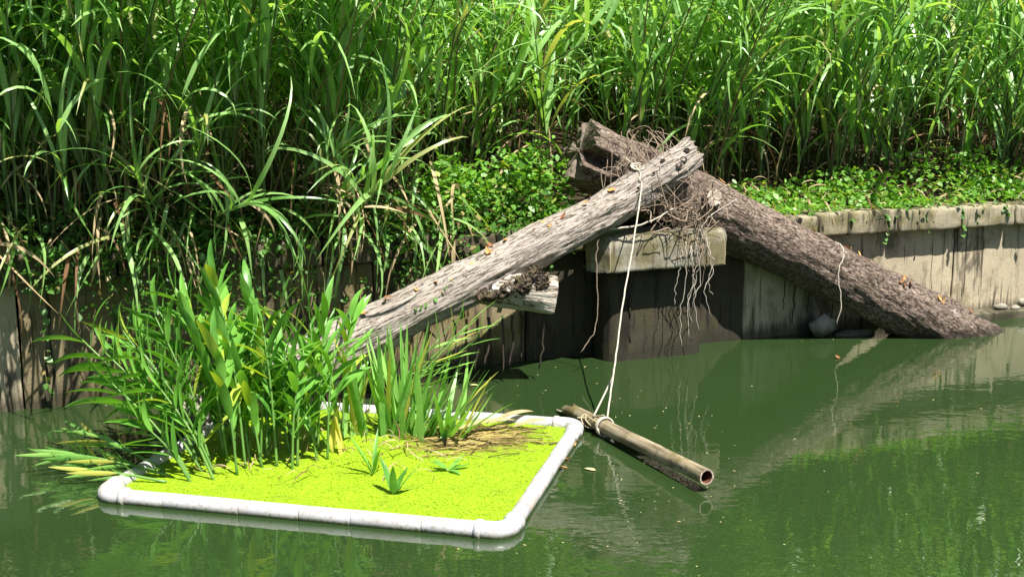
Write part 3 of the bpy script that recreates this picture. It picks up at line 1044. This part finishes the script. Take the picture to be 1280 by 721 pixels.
tag(o, "tangle of dry brown roots between the two logs and over the slab", "roots", kind="stuff")


def wob(pts, n, amp):
    out = smooth_path(pts, n)
    return [p + Vector((random.gauss(0, amp), random.gauss(0, amp), 0)) for p in out]


def strand(name, pts, r, mat, label, cat, group=None, n=18, amp=.004, sides=5):
    p0 = Vector(pts[0])
    o = obj(name, tube_mesh(name, [p - p0 for p in wob(pts, n, amp)], np.linspace(r, r * .55, n), mat, sides), None, p0)
    return tag(o, label, cat, group)


hr = [(4.84, .52, .84, .10, -.02), (4.88, .53, .80, .30, .03), (4.93, .52, .86, .22, .05), (4.97, .5, .8, .42, -.03), (5.02, .53, .86, .34, .06), (4.80, .51, .8, .45, -.04), (4.9, .5, .8, .16, .01), (5.06, .5, .82, .5, .05)]
for (s, off, z, zb, dr) in hr:
    strand("hanging_root", [P(s, off, z + .1), P(s, off + .02, z), P(s + dr * .7 + .02, off, (z + zb) / 2 + .1), P(s + dr * .3 - .02, off, (z + zb) / 2 - .05), P(s + dr, off, zb)],
           random.uniform(.003, .0048), M['root_pale'], "pale crooked root hanging below the slab from the tangle", "root", "roots hanging below the slab", 22, .006)
strand("hanging_root", [P(4.09, .55, 1.0), P(4.08, .54, .8), P(4.10, .54, .5), P(4.06, .54, .3), P(3.96, .53, .16)], .0055, M['root'], "single thin root hanging left of the slab with a curled tip", "root", None, 22, .004)
strand("hanging_root", [P(4.5, .3, .74), P(4.49, .31, .5), P(4.5, .3, .14)], .009, M['root_dark'], "straight dark root hanging under the middle of the slab", "root")
for i, s in enumerate((2.95, 3.03, 3.12, 3.2, 3.31, 3.38, 3.46, 3.55, 3.62)):
    strand("hanging_root", [P(s, .62, .5), P(s + .01, .6, .3), P(s + random.gauss(0, .02), .6, random.uniform(.02, .2))], random.uniform(.006, .013), M['root_dark'],
           "dark root hanging straight down under the fork of the pale log", "root", "dark roots under the pale log", 10)
for (s, off, z, zb) in ((6.55, .1, .5, .12), (6.3, .1, .55, .2), (6.15, .1, .6, .12), (6.05, .1, .6, .25)):
    strand("hanging_root", [P(s, off, z), P(s + .01, off, (z + zb) / 2), P(s - .01, off, zb)], random.uniform(.006, .011), M['root_dark'],
           "dark root trailing down the wall under the dark log", "root", "dark roots under the dark log", 10)
# vine strand looped over log B with its tip hanging by the water
q = [on_log('B', 2.35, R(a), .015)[0] for a in (80, 118, 150, 182)]
q += [q[-1] + Vector((.03, -.03, -.25)), q[-1] + Vector((-.01, -.03, -.42))]
strand("vine_strand", q, .007, M['root_pale'], "thin pale vine strand looped over the dark log", "vine", None, 26, .004)
# twigs poking out between slab and log B
strand("twig", [P(5.0, .48, 1.03), P(5.1, .46, 1.12), P(5.3, .5, 1.24)], .006, M['root_pale'], "thin bare twig slanting up from the slab towards the branch scar", "twig")
strand("twig", [P(4.2, .5, 1.06), P(4.45, .55, 1.09), P(4.72, .56, 1.2)], .009, M['root_pale'], "pale bent twig under the pale log above the slab", "twig")

# rope from the crossing to the floating pole
PL, PRr = Vector((0.30, 7.66, .045)), Vector((1.03, 6.07, .085))
tie = PL.lerp(PRr, .36)
rA = [on_log('A', x, R(a), .012)[0] for x, a in ((.50, 80), (.56, 48), (.60, 18))]
rope_pts = [P(4.46, .22, 1.57), rA[0], rA[1], rA[2], rA[2].lerp(tie, .25) + Vector((.004, 0, 0)), rA[2].lerp(tie, .5) + Vector((-.003, 0, 0)), rA[2].lerp(tie, .75) + Vector((.006, 0, 0)), tie + Vector((.02, 0, .047))]
rope = empty("rope", rope_pts[0])
tag(rope, "pale frayed rope hanging from the crossed logs down to the floating pole", "rope")
RP = [p - rope_pts[0] for p in wob(rope_pts, 60, .0014)]
obj("cord", tube_mesh("cord", RP, .0058, M['rope'], 7), rope)
t0 = tie - rope_pts[0]
ax = (PRr - PL).normalized(); sd = ax.cross(Vector((0, 0, 1))).normalized(); up = sd.cross(ax)
obj("tie_loop", tube_mesh("tie_loop", [t0 + (sd * math.cos(a) + up * math.sin(a)) * .057 + ax * .012 * a / 6 for a in np.linspace(0, 4 * PI, 40)], .007, M['rope'], 6), rope)
obj("loose_tail", tube_mesh("loose_tail", smooth_path([RP[52], RP[52] + Vector((-.03, .0, -.10)), t0 + Vector((-.06, .05, .05))], 12), .006, M['rope'], 6), rope)
b = Bag()
kc = on_log('A', .48, R(98), .02)[0] - rope_pts[0]
for i in range(3):
    ph = random.random() * 6
    nn = Vector((random.gauss(0, .4), random.gauss(-.5, .3), 1)).normalized()
    e1 = nn.orthogonal().normalized(); e2 = nn.cross(e1)
    b.add(*tube([kc + (e1 * math.cos(a) + e2 * math.sin(a)) * (.032 + .008 * i) + Vector((0, 0, .006 * i)) for a in np.linspace(0, 5.6, 20)], .0055, 6))
obj("knot", b.mesh("knot", M['rope'], True), rope)

# ------------------------------------------------------------------ fallen leaves on the logs
LIT = []
for i in range(4):
    kw = dict(L=random.uniform(.05, .075), W=random.uniform(.022, .034), e0=R(15), droop=R(random.uniform(-30, 50)), nseg=4, prof='lance', fold=.5, twist=random.uniform(-.8, .8))
    LIT.append(blade_mesh("fallen_leaf", M['litter'], **kw))
LITP = [blade_mesh("pale_leaf", M['litter_pale'], L=.07, W=.035, e0=R(10), droop=R(20), nseg=4, prof='lance', fold=.3)]


def drop(p, n, label, group, meshes=LIT, sc=1.0, cat="leaf"):
    q = n.to_track_quat('Z', 'X') @ Euler((random.gauss(0, .15), random.gauss(0, .15), random.uniform(0, 6.28))).to_quaternion()
    o = obj("fallen_leaf", random.choice(meshes), None, p, q.to_euler(), sc * random.uniform(.75, 1.15))
    return tag(o, label, cat, group)


for (x, a) in ((1.30, 55), (1.33, 48), (1.27, 60), (1.55, 70), (1.9, 62), (2.02, 50), (2.2, 55), (1.98, 66), (1.8, 78), (2.35, 72), (2.5, 80), (2.62, 70), (.85, 70), (.95, 78), (1.05, 84), (2.05, 44), (1.68, 80), (2.75, 78), (1.36, 52), (2.9, 75)):
    p, n = on_log('A', x + random.gauss(0, .03), R(a + random.gauss(0, 5)), .012)
    drop(p, n, "small orange brown dead leaf lying on top of the pale log", "dead leaves on the pale log")
for (x, a) in ((1.0, 92), (1.2, 95), (1.5, 100), (1.7, 98), (2.1, 112), (2.95, 128), (3.0, 132), (3.05, 126), (3.1, 134), (2.98, 138), (3.35, 132), (3.4, 136), (3.75, 120), (2.55, 118), (2.4, 105)):
    p, n = on_log('B', x + random.gauss(0, .02), R(a + random.gauss(0, 4)), .014)
    drop(p, n, "small orange brown dead leaf lying on the dark log", "dead leaves on the dark log")

# ------------------------------------------------------------------ floating frame
F0 = Vector((-2.14, 5.96, 0)); FX = Vector((.9713, -.2378, 0)); FY = Vector((.2378, .9713, 0))
FL, FW, FZ, FR = 2.18, 1.83, .023, .0435
frame = empty("floating_raft", F0, (0, 0, math.atan2(FX.y, FX.x)))
tag(frame, "floating rectangular frame of white plastic pipe holding the green mat", "raft")
EB = .085


def pipe_run(a, b, n, mats, seed):
    a, b = Vector(a), Vector(b)
    rr = random.Random(seed)
    cuts = [0] + sorted((i + rr.uniform(-.18, .18)) / n for i in range(1, n)) + [1]
    for i in range(n):
        p, q = a.lerp(b, cuts[i]), a.lerp(b, cuts[i + 1])
        d = (q - p).normalized()
        r = FR + rr.uniform(-.0012, .0022)
        pts = [p + d * .001, p + d * .002, p + d * .006, p.lerp(q, .5), q - d * .006, q - d * .002, q - d * .001]
        o = obj("pipe_section", tube_mesh("pipe_section", pts, [r * .9, r * .97, r, r, r, r * .97, r * .9], rr.choice(mats), 28), frame)


pipe_run((EB, 0, FZ), (FL - EB, 0, FZ), 6, [M['pvc']], 1)
pipe_run((FL, EB, FZ), (FL, FW - EB, FZ), 8, [M['pvc_stain'], M['pvc_stain'], M['pvc']], 2)
pipe_run((FL - EB, FW, FZ), (EB, FW, FZ), 5, [M['pvc']], 3)
pipe_run((0, FW - EB, FZ), (0, EB, FZ), 5, [M['pvc']], 4)
for (cx, cy, a0) in ((EB, EB, PI), (FL - EB, EB, 1.5 * PI), (FL - EB, FW - EB, 0), (EB, FW - EB, .5 * PI)):
    pts = []
    for k in range(-2, 15):
        t = min(max(k / 12, 0), 1)
        a = a0 + t * PI / 2
        p = Vector((cx + EB * math.cos(a), cy + EB * math.sin(a), FZ))
        ext = (0 if 0 <= k <= 12 else (k if k < 0 else k - 12)) * .03
        pts.append(p + Vector((-math.sin(a), math.cos(a), 0)) * ext)
    for (q0, dq) in ((pts[0], pts[1] - pts[0]), (pts[-1], pts[-2] - pts[-1])):
        dq = dq.normalized()
        obj("collar", tube_mesh("collar", [q0 - dq * .012, q0 - dq * .010, q0 + dq * .020, q0 + dq * .022], [FR * .9, FR + .0105, FR + .0105, FR * .9], M['pvc'], 28), frame)
    o = obj("elbow", tube_mesh("elbow", pts, FR + .006, M['pvc'], 28), frame)
ftop = lambda x, y, z=0.0: F0 + FX * x + FY * y + Vector((0, 0, z))

# duckweed
def dw_fn(u, v):
    x, y = .03 + u * (FL - .06), .03 + v * (FW - .06)
    p = ftop(x, y)
    z = .022 + .006 * noise.noise(Vector((p.x * 5, p.y * 5, 0))) + .004 * noise.noise(Vector((p.x * 24, p.y * 24, 3)))
    return (p.x, p.y, z)


o = obj("duckweed_mat", grid_mesh("duckweed_mat", 170, 150, dw_fn, M['sheet']))
tag(o, "bright lime green duckweed mat filling the white pipe frame", "duckweed", kind="stuff")
bag = Bag()
for i in range(26000):
    u, v = random.random(), random.random()
    p = dw_fn(u, v)
    dx, dy = (p[0] + .28) * 2.5, (p[1] - 6.92) * 3.2
    if math.hypot(dx, dy) < .75 and random.random() < .8: continue
    r = random.uniform(.003, .0058)
    a0 = random.random() * 6
    tx, ty = random.gauss(0, .12), random.gauss(0, .12)
    ring = [(p[0] + r * math.cos(a0 + k * PI / 3), p[1] + r * math.sin(a0 + k * PI / 3) * .8, p[2] + .0018 + r * (math.cos(a0 + k * PI / 3) * tx + math.sin(a0 + k * PI / 3) * ty)) for k in range(6)]
    bag.add(ring, [(0, 1, 2, 3), (0, 3, 4, 5)])
o = obj("duckweed_leaves", bag.mesh("duckweed_leaves", M['duck']))
tag(o, "tiny round duckweed leaves covering the mat", "duckweed", kind="stuff")
# sodden straw on the mat
bag = Bag()
for i in range(220):
    c = Vector((-.25 + random.gauss(0, .17), 6.95 + random.gauss(0, .13), .03))
    a = random.gauss(.25, .5)
    L = random.uniform(.06, .32)
    d = Vector((math.cos(a), math.sin(a), 0))
    bag.add(*tube([c - d * L / 2, c + Vector((random.gauss(0, .01), random.gauss(0, .01), .008)), c + d * L / 2], random.uniform(.0015, .0045), 4, False))
o = obj("sodden_straw", bag.mesh("sodden_straw", M['straw'], True))
tag(o, "sodden brown straw lying on the back of the duckweed mat", "straw", kind="stuff")
for (x, y, a, L, lab) in ((.02, 7.17, .4, .34, "broad dry straw coloured leaf draped over the back pipe"), (-.16, 7.0, .15, .42, "long yellow withered blade lying across the straw patch"),
                          (.12, 7.1, .2, .24, "dry leaf lying beside the back right corner of the mat")):
    o = obj("dry_leaf", blade_mesh("dry_leaf", M['dead'], L=L, W=.045, e0=R(22), droop=R(40), nseg=8, prof='lance', fold=.3, side=.3, twist=.5), None, (x - L / 2, y, .05), (0, 0, a))
    tag(o, lab, "leaf")

# cord round the corner of the frame
cc = ftop(FL - .02, FW - .03, FZ)
b = Bag()
for i in range(3):
    c = cc + Vector((.09 + .03 * i, .02 - .02 * i, .03))
    nn = Vector((.5, -.6 + .4 * i, .8)).normalized(); e1 = nn.orthogonal().normalized(); e2 = nn.cross(e1)
    b.add(*tube([c + (e1 * math.cos(a) + e2 * math.sin(a)) * (.05 + .012 * i) for a in np.linspace(0, 2 * PI, 22)], .0045, 5))
b.add(*tube(smooth_path([cc + Vector((.02, 0, .06)), cc + Vector((.09, .02, .055)), tie + Vector((0, 0, .07))], 12), .005, 5))
o = obj("tie_cord", b.mesh("tie_cord", M['wire'], True))
tag(o, "looped cord tying the back right corner of the frame to the floating pole", "cord")

# ------------------------------------------------------------------ floating pole
def pole():
    m, L = log_frame(PL, PRr)
    root = empty("hollow_pole")
    root.matrix_world = m
    tag(root, "weathered hollow bamboo pole floating beside the frame with an open dark end", "pole")
    n, na = 60, 36
    v, vi = [], []
    for i in range(n + 1):
        x = L * i / n
        node = sum(.006 * math.exp(-((x - c) / .012) ** 2) for c in (.42, .83, 1.24))
        for j in range(na):
            th = 2 * PI * j / na
            r = .043 + node + .003 * noise.noise(Vector((x * 3, math.cos(th), math.sin(th))))
            xx = x
            if i < 8:       # split, pointed upper end
                xx = x + .20 * (1 - i / 8) * abs(math.sin(th / 2 + 1.1)) ** .6 + (.05 if j % 9 < 4 else 0) * (1 - i / 8)
            if i == n: xx = x + .008 * noise.noise(Vector((math.cos(th) * 3, math.sin(th) * 3, 0)))
            v.append((xx, r * math.cos(th), r * math.sin(th)))
            ri = r - .009
            vi.append((xx, ri * math.cos(th), ri * math.sin(th)))
    i = np.arange(n)[:, None] * na; j = np.arange(na)[None, :]; k = (j + 1) % na
    q = np.stack([i + j, i + k, i + na + k, i + na + j], -1).reshape(-1, 4)
    bb = Bag(); bb.add(v, q)
    obj("shell", bb.mesh("pole_shell", M['pole'], True), root)
    bi = Bag(); bi.add(vi, q[:, ::-1])
    obj("bore", bi.mesh("pole_bore", M['rust'], True), root)
    br = Bag()
    for e in (0, n):
        ro, ri = np.array(v[e * na:(e + 1) * na]), np.array(vi[e * na:(e + 1) * na])
        jj = np.arange(na); kk = (jj + 1) % na
        br.add(np.concatenate([ro, ri]), np.stack([jj, kk, kk + na, jj + na], -1))
    obj("rim", br.mesh("pole_rim", M['wood_cut']), root)


pole()

# ------------------------------------------------------------------ plants in the frame
MARSH = []
for i in range(10):
    kw = dict(L=random.uniform(.26, .38), W=random.uniform(.040, .062), e0=R(random.uniform(42, 72)), droop=R(random.uniform(10, 70)), pw=1.4, nseg=7, prof='lance',
              fold=.28, side=random.uniform(-.25, .25), twist=random.uniform(-.5, .5))
    MARSH.append(blade_mesh("marsh_leaf", M['marsh'], **kw))
NARROW = [blade_mesh("narrow_leaf", M['iris'], L=random.uniform(.22, .32), W=.024, e0=R(random.uniform(55, 70)), droop=R(random.uniform(0, 25)), nseg=6, prof='lance', fold=.3) for _ in range(4)]


def marsh(base, tip, nl, label, group=None, leaves=MARSH, low=.28, azs=None, sc=1.0, name="marsh_plant", bowl=.35):
    base, tip = Vector(base), Vector(tip)
    root = empty(name, base)
    tag(root, label, "plant", group)
    rel = tip - base
    mid = Vector((rel.x * bowl, rel.y * bowl, rel.z * .55))
    path = smooth_path([Vector((0, 0, -.02)), mid, rel], 14)
    obj("stem", tube_mesh("marsh_stem", path, np.linspace(.0085, .004, 14), M['marsh_stem'], 6), root)
    a0 = azs if azs is not None else random.uniform(0, PI)
    for k in range(nl):
        f = low + (1 - low) * (k + .5) / nl
        i = min(12, int(f * 13)); p = path[i].lerp(path[i + 1], f * 13 - i)
        d = (path[i + 1] - path[i]).normalized()
        # leaves alternate on two sides of the stem and tilt with it
        q = Vector((0, 0, 1)).rotation_difference(d)
        r = q @ Euler((0, random.gauss(0, .12), a0 + k * PI + random.gauss(0, .3))).to_quaternion()
        obj("leaf", random.choice(leaves), root, p, r.to_euler(), sc * random.uniform(.75, 1.1) * (1.0 - .25 * max(0, f - .85) / .15))
    # terminal leaf
    d = (path[-1] - path[-2]).normalized()
    o = obj("leaf", random.choice(leaves), root, path[-1], (Vector((0, 0, 1)).rotation_difference(d) @ Euler((0, -.45, a0)).to_quaternion()).to_euler(), sc * .8)
    return root


EXTRA = [(random.uniform(-1.72, -1.05), random.uniform(6.25, 7.1)) for _ in range(16)]
GM = "upright leafy plants in the pipe frame"
LM = "upright leafy marsh plant with alternate lance shaped leaves standing in the green mat"
marsh((-1.48, 6.40, .02), (-1.66, 6.62, 1.03), 12, "tallest leafy marsh plant near the middle of the left clump")
for (bx, by, tx, ty, tz, nl) in ((-1.31, 6.42, -1.40, 6.6, .80, 11), (-1.25, 6.56, -1.24, 6.7, .68, 11), (-1.40, 6.70, -1.52, 6.85, .90, 11), (-1.13, 6.72, -1.08, 6.8, .80, 10), (-1.05, 6.55, -1.0, 6.6, .66, 9),
                                 (-1.17, 6.9, -1.2, 7.0, .72, 9), (-1.55, 6.75, -1.72, 6.9, .92, 11), (-1.34, 6.95, -1.4, 7.1, .78, 9), (-1.02, 6.95, -.96, 7.0, .74, 9), (-1.50, 6.28, -1.60, 6.35, .70, 9),
                                 (-1.60, 6.5, -1.82, 6.65, .86, 11), (-1.42, 6.5, -1.36, 6.55, .62, 8), (-1.22, 6.38, -1.18, 6.45, .55, 8), (-1.65, 6.95, -1.8, 7.1, .84, 10)):
    marsh((bx, by, .02), (tx, ty, tz), nl, LM, GM)
for (bx, by) in EXTRA:
    marsh((bx, by, .02), (bx + random.gauss(-.08, .08), by + random.gauss(.1, .06), random.uniform(.40, .78) - .4 * max(0, bx + 1.4)), random.randint(10, 13), LM, GM, low=.18)
LL = "leafy marsh plant leaning out to the left over the water from the frame"
for (bx, by, tx, ty, tz, nl) in ((-1.70, 6.35, -2.26, 6.5, .66, 13), (-1.76, 6.5, -2.22, 6.7, .74, 13), (-1.66, 6.7, -2.08, 6.95, .80, 12), (-1.74, 6.25, -2.18, 6.35, .52, 12), (-1.80, 6.75, -2.2, 6.9, .60, 11), (-1.68, 6.45, -2.0, 6.6, .84, 12), (-1.6, 6.2, -1.9, 6.3, .50, 10), (-1.78, 6.6, -2.3, 6.85, .55, 12), (-1.72, 6.18, -1.98, 6.2, .34, 9), (-1.82, 6.9, -2.25, 7.1, .62, 13), (-1.7, 6.55, -2.15, 6.6, .42, 12), (-1.66, 6.85, -2.0, 7.0, .92, 13), (-1.8, 6.4, -2.4, 6.55, .72, 14), (-1.62, 6.3, -2.02, 6.4, .68, 13)):
    marsh((bx, by, .02), (tx, ty, tz), nl, LL, "leafy plants leaning left from the frame", bowl=.45, azs=random.gauss(.3, .5))
for (bx, by, tx, ty, tz, nl) in ((-1.86, 6.25, -2.40, 6.35, .12, 10), (-1.9, 6.3, -2.55, 6.45, .09, 11), (-1.92, 6.35, -2.42, 6.6, .17, 10), (-1.85, 6.15, -2.3, 6.2, .08, 9)):
    marsh((bx, by, .05), (tx, ty, tz), nl, "leafy stem fallen flat over the left end of the frame onto the water", "stems lying on the water at the left end", bowl=.55, azs=1.4, low=.25, leaves=NARROW)

bag = Bag()
for i in range(150):
    v, q = DEADL[random.randrange(6)][0]
    bx, by = random.uniform(-1.85, -.35), random.uniform(6.2, 7.15)
    e = Euler((random.gauss(0, .35), random.gauss(-.1, .5), random.uniform(0, 6.28)))
    bag.add((v * random.uniform(.12, .38)) @ np.array(e.to_matrix()).T + np.array((bx, by, .04 + .10 * random.random() ** 2)), q)
o = obj("dead_foliage", bag.mesh("dead_foliage", M['dead']))
tag(o, "withered leaves and stalks lying at the foot of the plants in the pipe frame", "litter", kind="stuff")

# sword leaved clumps
def sword(base, n, hmin, hmax, lean, label, spread=.35, yellow=.0):
    root = empty("iris_clump", base)
    tag(root, label, "plant")
    for i in range(n):
        L = random.uniform(hmin, hmax)
        me = blade_mesh("sword_leaf", M['yellow'] if random.random() < yellow else M['iris'], L=L, W=random.uniform(.032, .046), e0=R(random.uniform(78, 90)) - abs(lean) * .6 * random.random() - random.random() * spread * .5,
                        droop=R(random.uniform(-4, 14)), nseg=6, prof='iris', fold=.12, twist=random.uniform(-.4, .4))
        az = (0 if lean > 0 else PI) + random.gauss(0, .8) if abs(lean) > .2 else random.uniform(0, 2 * PI)
        obj("blade", me, root, (random.gauss(0, .055), random.gauss(0, .045), 0), (random.gauss(0, .08), 0, az))


sword((-.92, 7.02, .015), 22, .42, .70, .0, "clump of upright sword shaped leaves in the middle of the mat", .35, .15)
sword((-.72, 7.04, .015), 26, .44, .74, .1, "clump of tall narrow sword leaves right of the middle clump", .35, .1)
sword((-.54, 6.98, .015), 20, .40, .62, .5, "sword leaved clump whose blades lean right towards the straw", .6)
sword((-.40, 6.96, .015), 16, .36, .56, .95, "rightmost sword leaved clump spreading its blades low over the mat", .9)
sword((-1.0, 6.74, .015), 7, .18, .32, .0, "low clump of yellowing leaves between the leafy plants and the sword leaves", .7, .75)
GI = "narrow leaved stems leaning right"
for (bx, by, tx, ty, tz) in ((-.78, 7.05, -.27, 7.15, .68), (-.70, 7.1, -.20, 7.2, .60), (-.74, 6.98, -.34, 7.05, .62), (-.82, 7.1, -.45, 7.2, .58)):
    marsh((bx, by, .02), (tx, ty, tz), 8, "yellow green stem with narrow leaves leaning right from the sword leaves", GI, NARROW, .35, .15, 1.0, "leaning_stem", .4)
# sprouts on the open mat
def sprout(base, n, L, W, e, label, flat=False):
    root = empty("sprout", base)
    tag(root, label, "plant")
    for i in range(n):
        me = blade_mesh("sprout_leaf", M['marsh'], L=L * random.uniform(.8, 1.15), W=W, e0=R(random.uniform(*e)), droop=R(random.uniform(0, 35)), nseg=6, prof='lance', fold=.25)
        obj("leaf", me, root, (0, 0, 0), (0, 0, i * 2.4 + random.gauss(0, .3)))


sprout((-.62, 5.98, .02), 4, .20, .038, (35, 80), "small upright sprout standing alone near the front pipe")
sprout((-.35, 6.35, .03), 5, .13, .032, (8, 30), "small flat rosette sprout lying on the open mat")
sprout((-.76, 6.30, .02), 5, .24, .022, (60, 85), "pale thin sprout between the leafy clump and the open mat")

# ferns at the left
def fern(base, az, L, e0, droop, label):
    root = empty("fern_frond", base)
    tag(root, label, "fern")
    n = 22
    t = np.linspace(0, 1, n)
    e = e0 - droop * t ** 1.2
    c = [np.zeros(3)]
    for i in range(n - 1):
        c.append(c[-1] + np.array([math.cos(e[i]) * math.cos(az), math.cos(e[i]) * math.sin(az), math.sin(e[i])]) * L / n)
    obj("midrib", tube_mesh("midrib", c, np.linspace(.003, .001, n), M['marsh_stem'], 4), root)
    kw = dict(L=.10, W=.016, e0=R(-5), droop=R(25), nseg=3, prof='lance', fold=.1)
    me = fern.me
    for i in range(3, n):
        sc = (1 - (i / n) ** 2.5) * .95 + .08
        for sgn in (-1, 1):
            obj("leaflet", me, root, c[i], (0, random.gauss(-.1, .1), az + sgn * R(72)), sc)


fern.me = blade_mesh("leaflet", M['fern'], L=.10, W=.017, e0=R(-5), droop=R(25), nseg=3, prof='lance', fold=.1)
for (x, y, z, az, L, e0, dr, lab) in ((-1.98, 7.05, .35, 2.6, .6, 70, 110, "arching yellow green fern frond behind the leftmost leafy plants"),
                                      (-1.85, 7.1, .5, 1.9, .55, 80, 150, "fern frond curling over at the top of the left clump"),
                                      (-1.75, 7.15, .55, .6, .5, 80, 130, "fern frond arching right behind the tall leafy plants"),
                                      (-2.0, 6.9, .25, 3.0, .55, 45, 80, "low fern frond reaching left above the water"),
                                      (-1.95, 7.0, .2, 3.5, .45, 40, 70, "lowest fern frond bending down towards the water")):
    fern((x, y, z), az, L, R(e0), R(dr), lab)

# ------------------------------------------------------------------ things on the water and at the wall's foot
for (x, y, lab, mm) in ((.468, 6.415, "pale yellow leaf floating alone right of the frame", LITP), (.30, 6.62, "small orange leaf floating beside the right pipe", LIT), (.31, 6.47, "little brown leaf floating close to the stained pipe", LIT),
                        (.36, 6.85, "dead leaf afloat near the tied corner of the frame", LIT), (2.55, 9.1, "tiny orange leaf floating under the dark log", LIT), (-.3, 8.3, "yellow sliver floating below the fork of the pale log", LITP)):
    o = obj("floating_leaf", random.choice(mm), None, (x, y, .006), (0, 0, random.uniform(0, 6)), 1.0)
    tag(o, lab, "leaf")


bag = Bag()
for i in range(230):
    q = (random.uniform(-3, 4.2), random.uniform(5.2, 10.2)) if i > 110 else (.5 + random.gauss(0, .5), 6.6 + random.gauss(0, .9))
    if -2.3 < q[0] < .55 and 5.4 < q[1] < 8: continue
    if (Vector((q[0], q[1], 0)) - W0).dot(WN) < .05: continue
    v, qd = leaflet(random.choice((.006, .008, .012, .022)), .007)
    bag.add(rotz(v, random.uniform(0, 6.28)) * [1, 1, .15] + np.array([q[0], q[1], .003]), qd)
o = obj("floating_specks", bag.mesh("floating_specks", M['litter_pale']))
tag(o, "tiny pale bits of plant debris drifting on the water", "debris", kind="stuff")


def stone(s, off, z, r, label, sq=(1, .8, .6), seed=0):
    bm_v = []
    nu, nv = 7, 5
    for i in range(nv + 1):
        ph = PI * i / nv
        for j in range(nu):
            th = 2 * PI * j / nu
            d = Vector((math.sin(ph) * math.cos(th), math.sin(ph) * math.sin(th), math.cos(ph)))
            k = r * .8 * (1 + .35 * noise.noise(d * 1.5 + Vector((seed, 0, 0))) + .15 * noise.noise(d * 4 + Vector((seed, 1, 0))))
            bm_v.append((d.x * k * sq[0], d.y * k * sq[1], d.z * k * sq[2]))
    i = np.arange(nv)[:, None] * nu; j = np.arange(nu)[None, :]; k = (j + 1) % nu
    q = np.stack([i + j, i + nu + j, i + nu + k, i + k], -1).reshape(-1, 4)
    o = obj("rubble_stone", mesh_np("rubble_stone", bm_v, [q], M['rubble'], False), None, P(s, off, z), (0, 0, random.uniform(-.4, .4) + WANG))
    return tag(o, label, "stone")


stone(6.42, .16, .09, .13, "pale lump of broken concrete at the wall foot behind the dark log", (1.5, .6, .9), 1)
stone(6.70, .22, .015, .13, "low flat stone at the waterline beside the concrete lump", (1.9, .7, .35), 2)
stone(8.42, .10, .10, .07, "white shard of rubble resting on the footing near the right edge", (1.5, .7, .5), 3)
stone(8.56, .14, .085, .06, "pale chip of rubble on the footing beside the white shard", (1.3, .8, .5), 4)
stone(8.70, .09, .12, .06, "rightmost pale chip of rubble against the wall foot", (1.2, .8, .8), 5)
ledge = obj("wall_footing", rough_block("wall_footing", 7.2, 12.5, -0.20, -0.004, -.6, .075, M['coping'], .015, .008, .08, 4), wall)

bpy.context.view_layer.update()
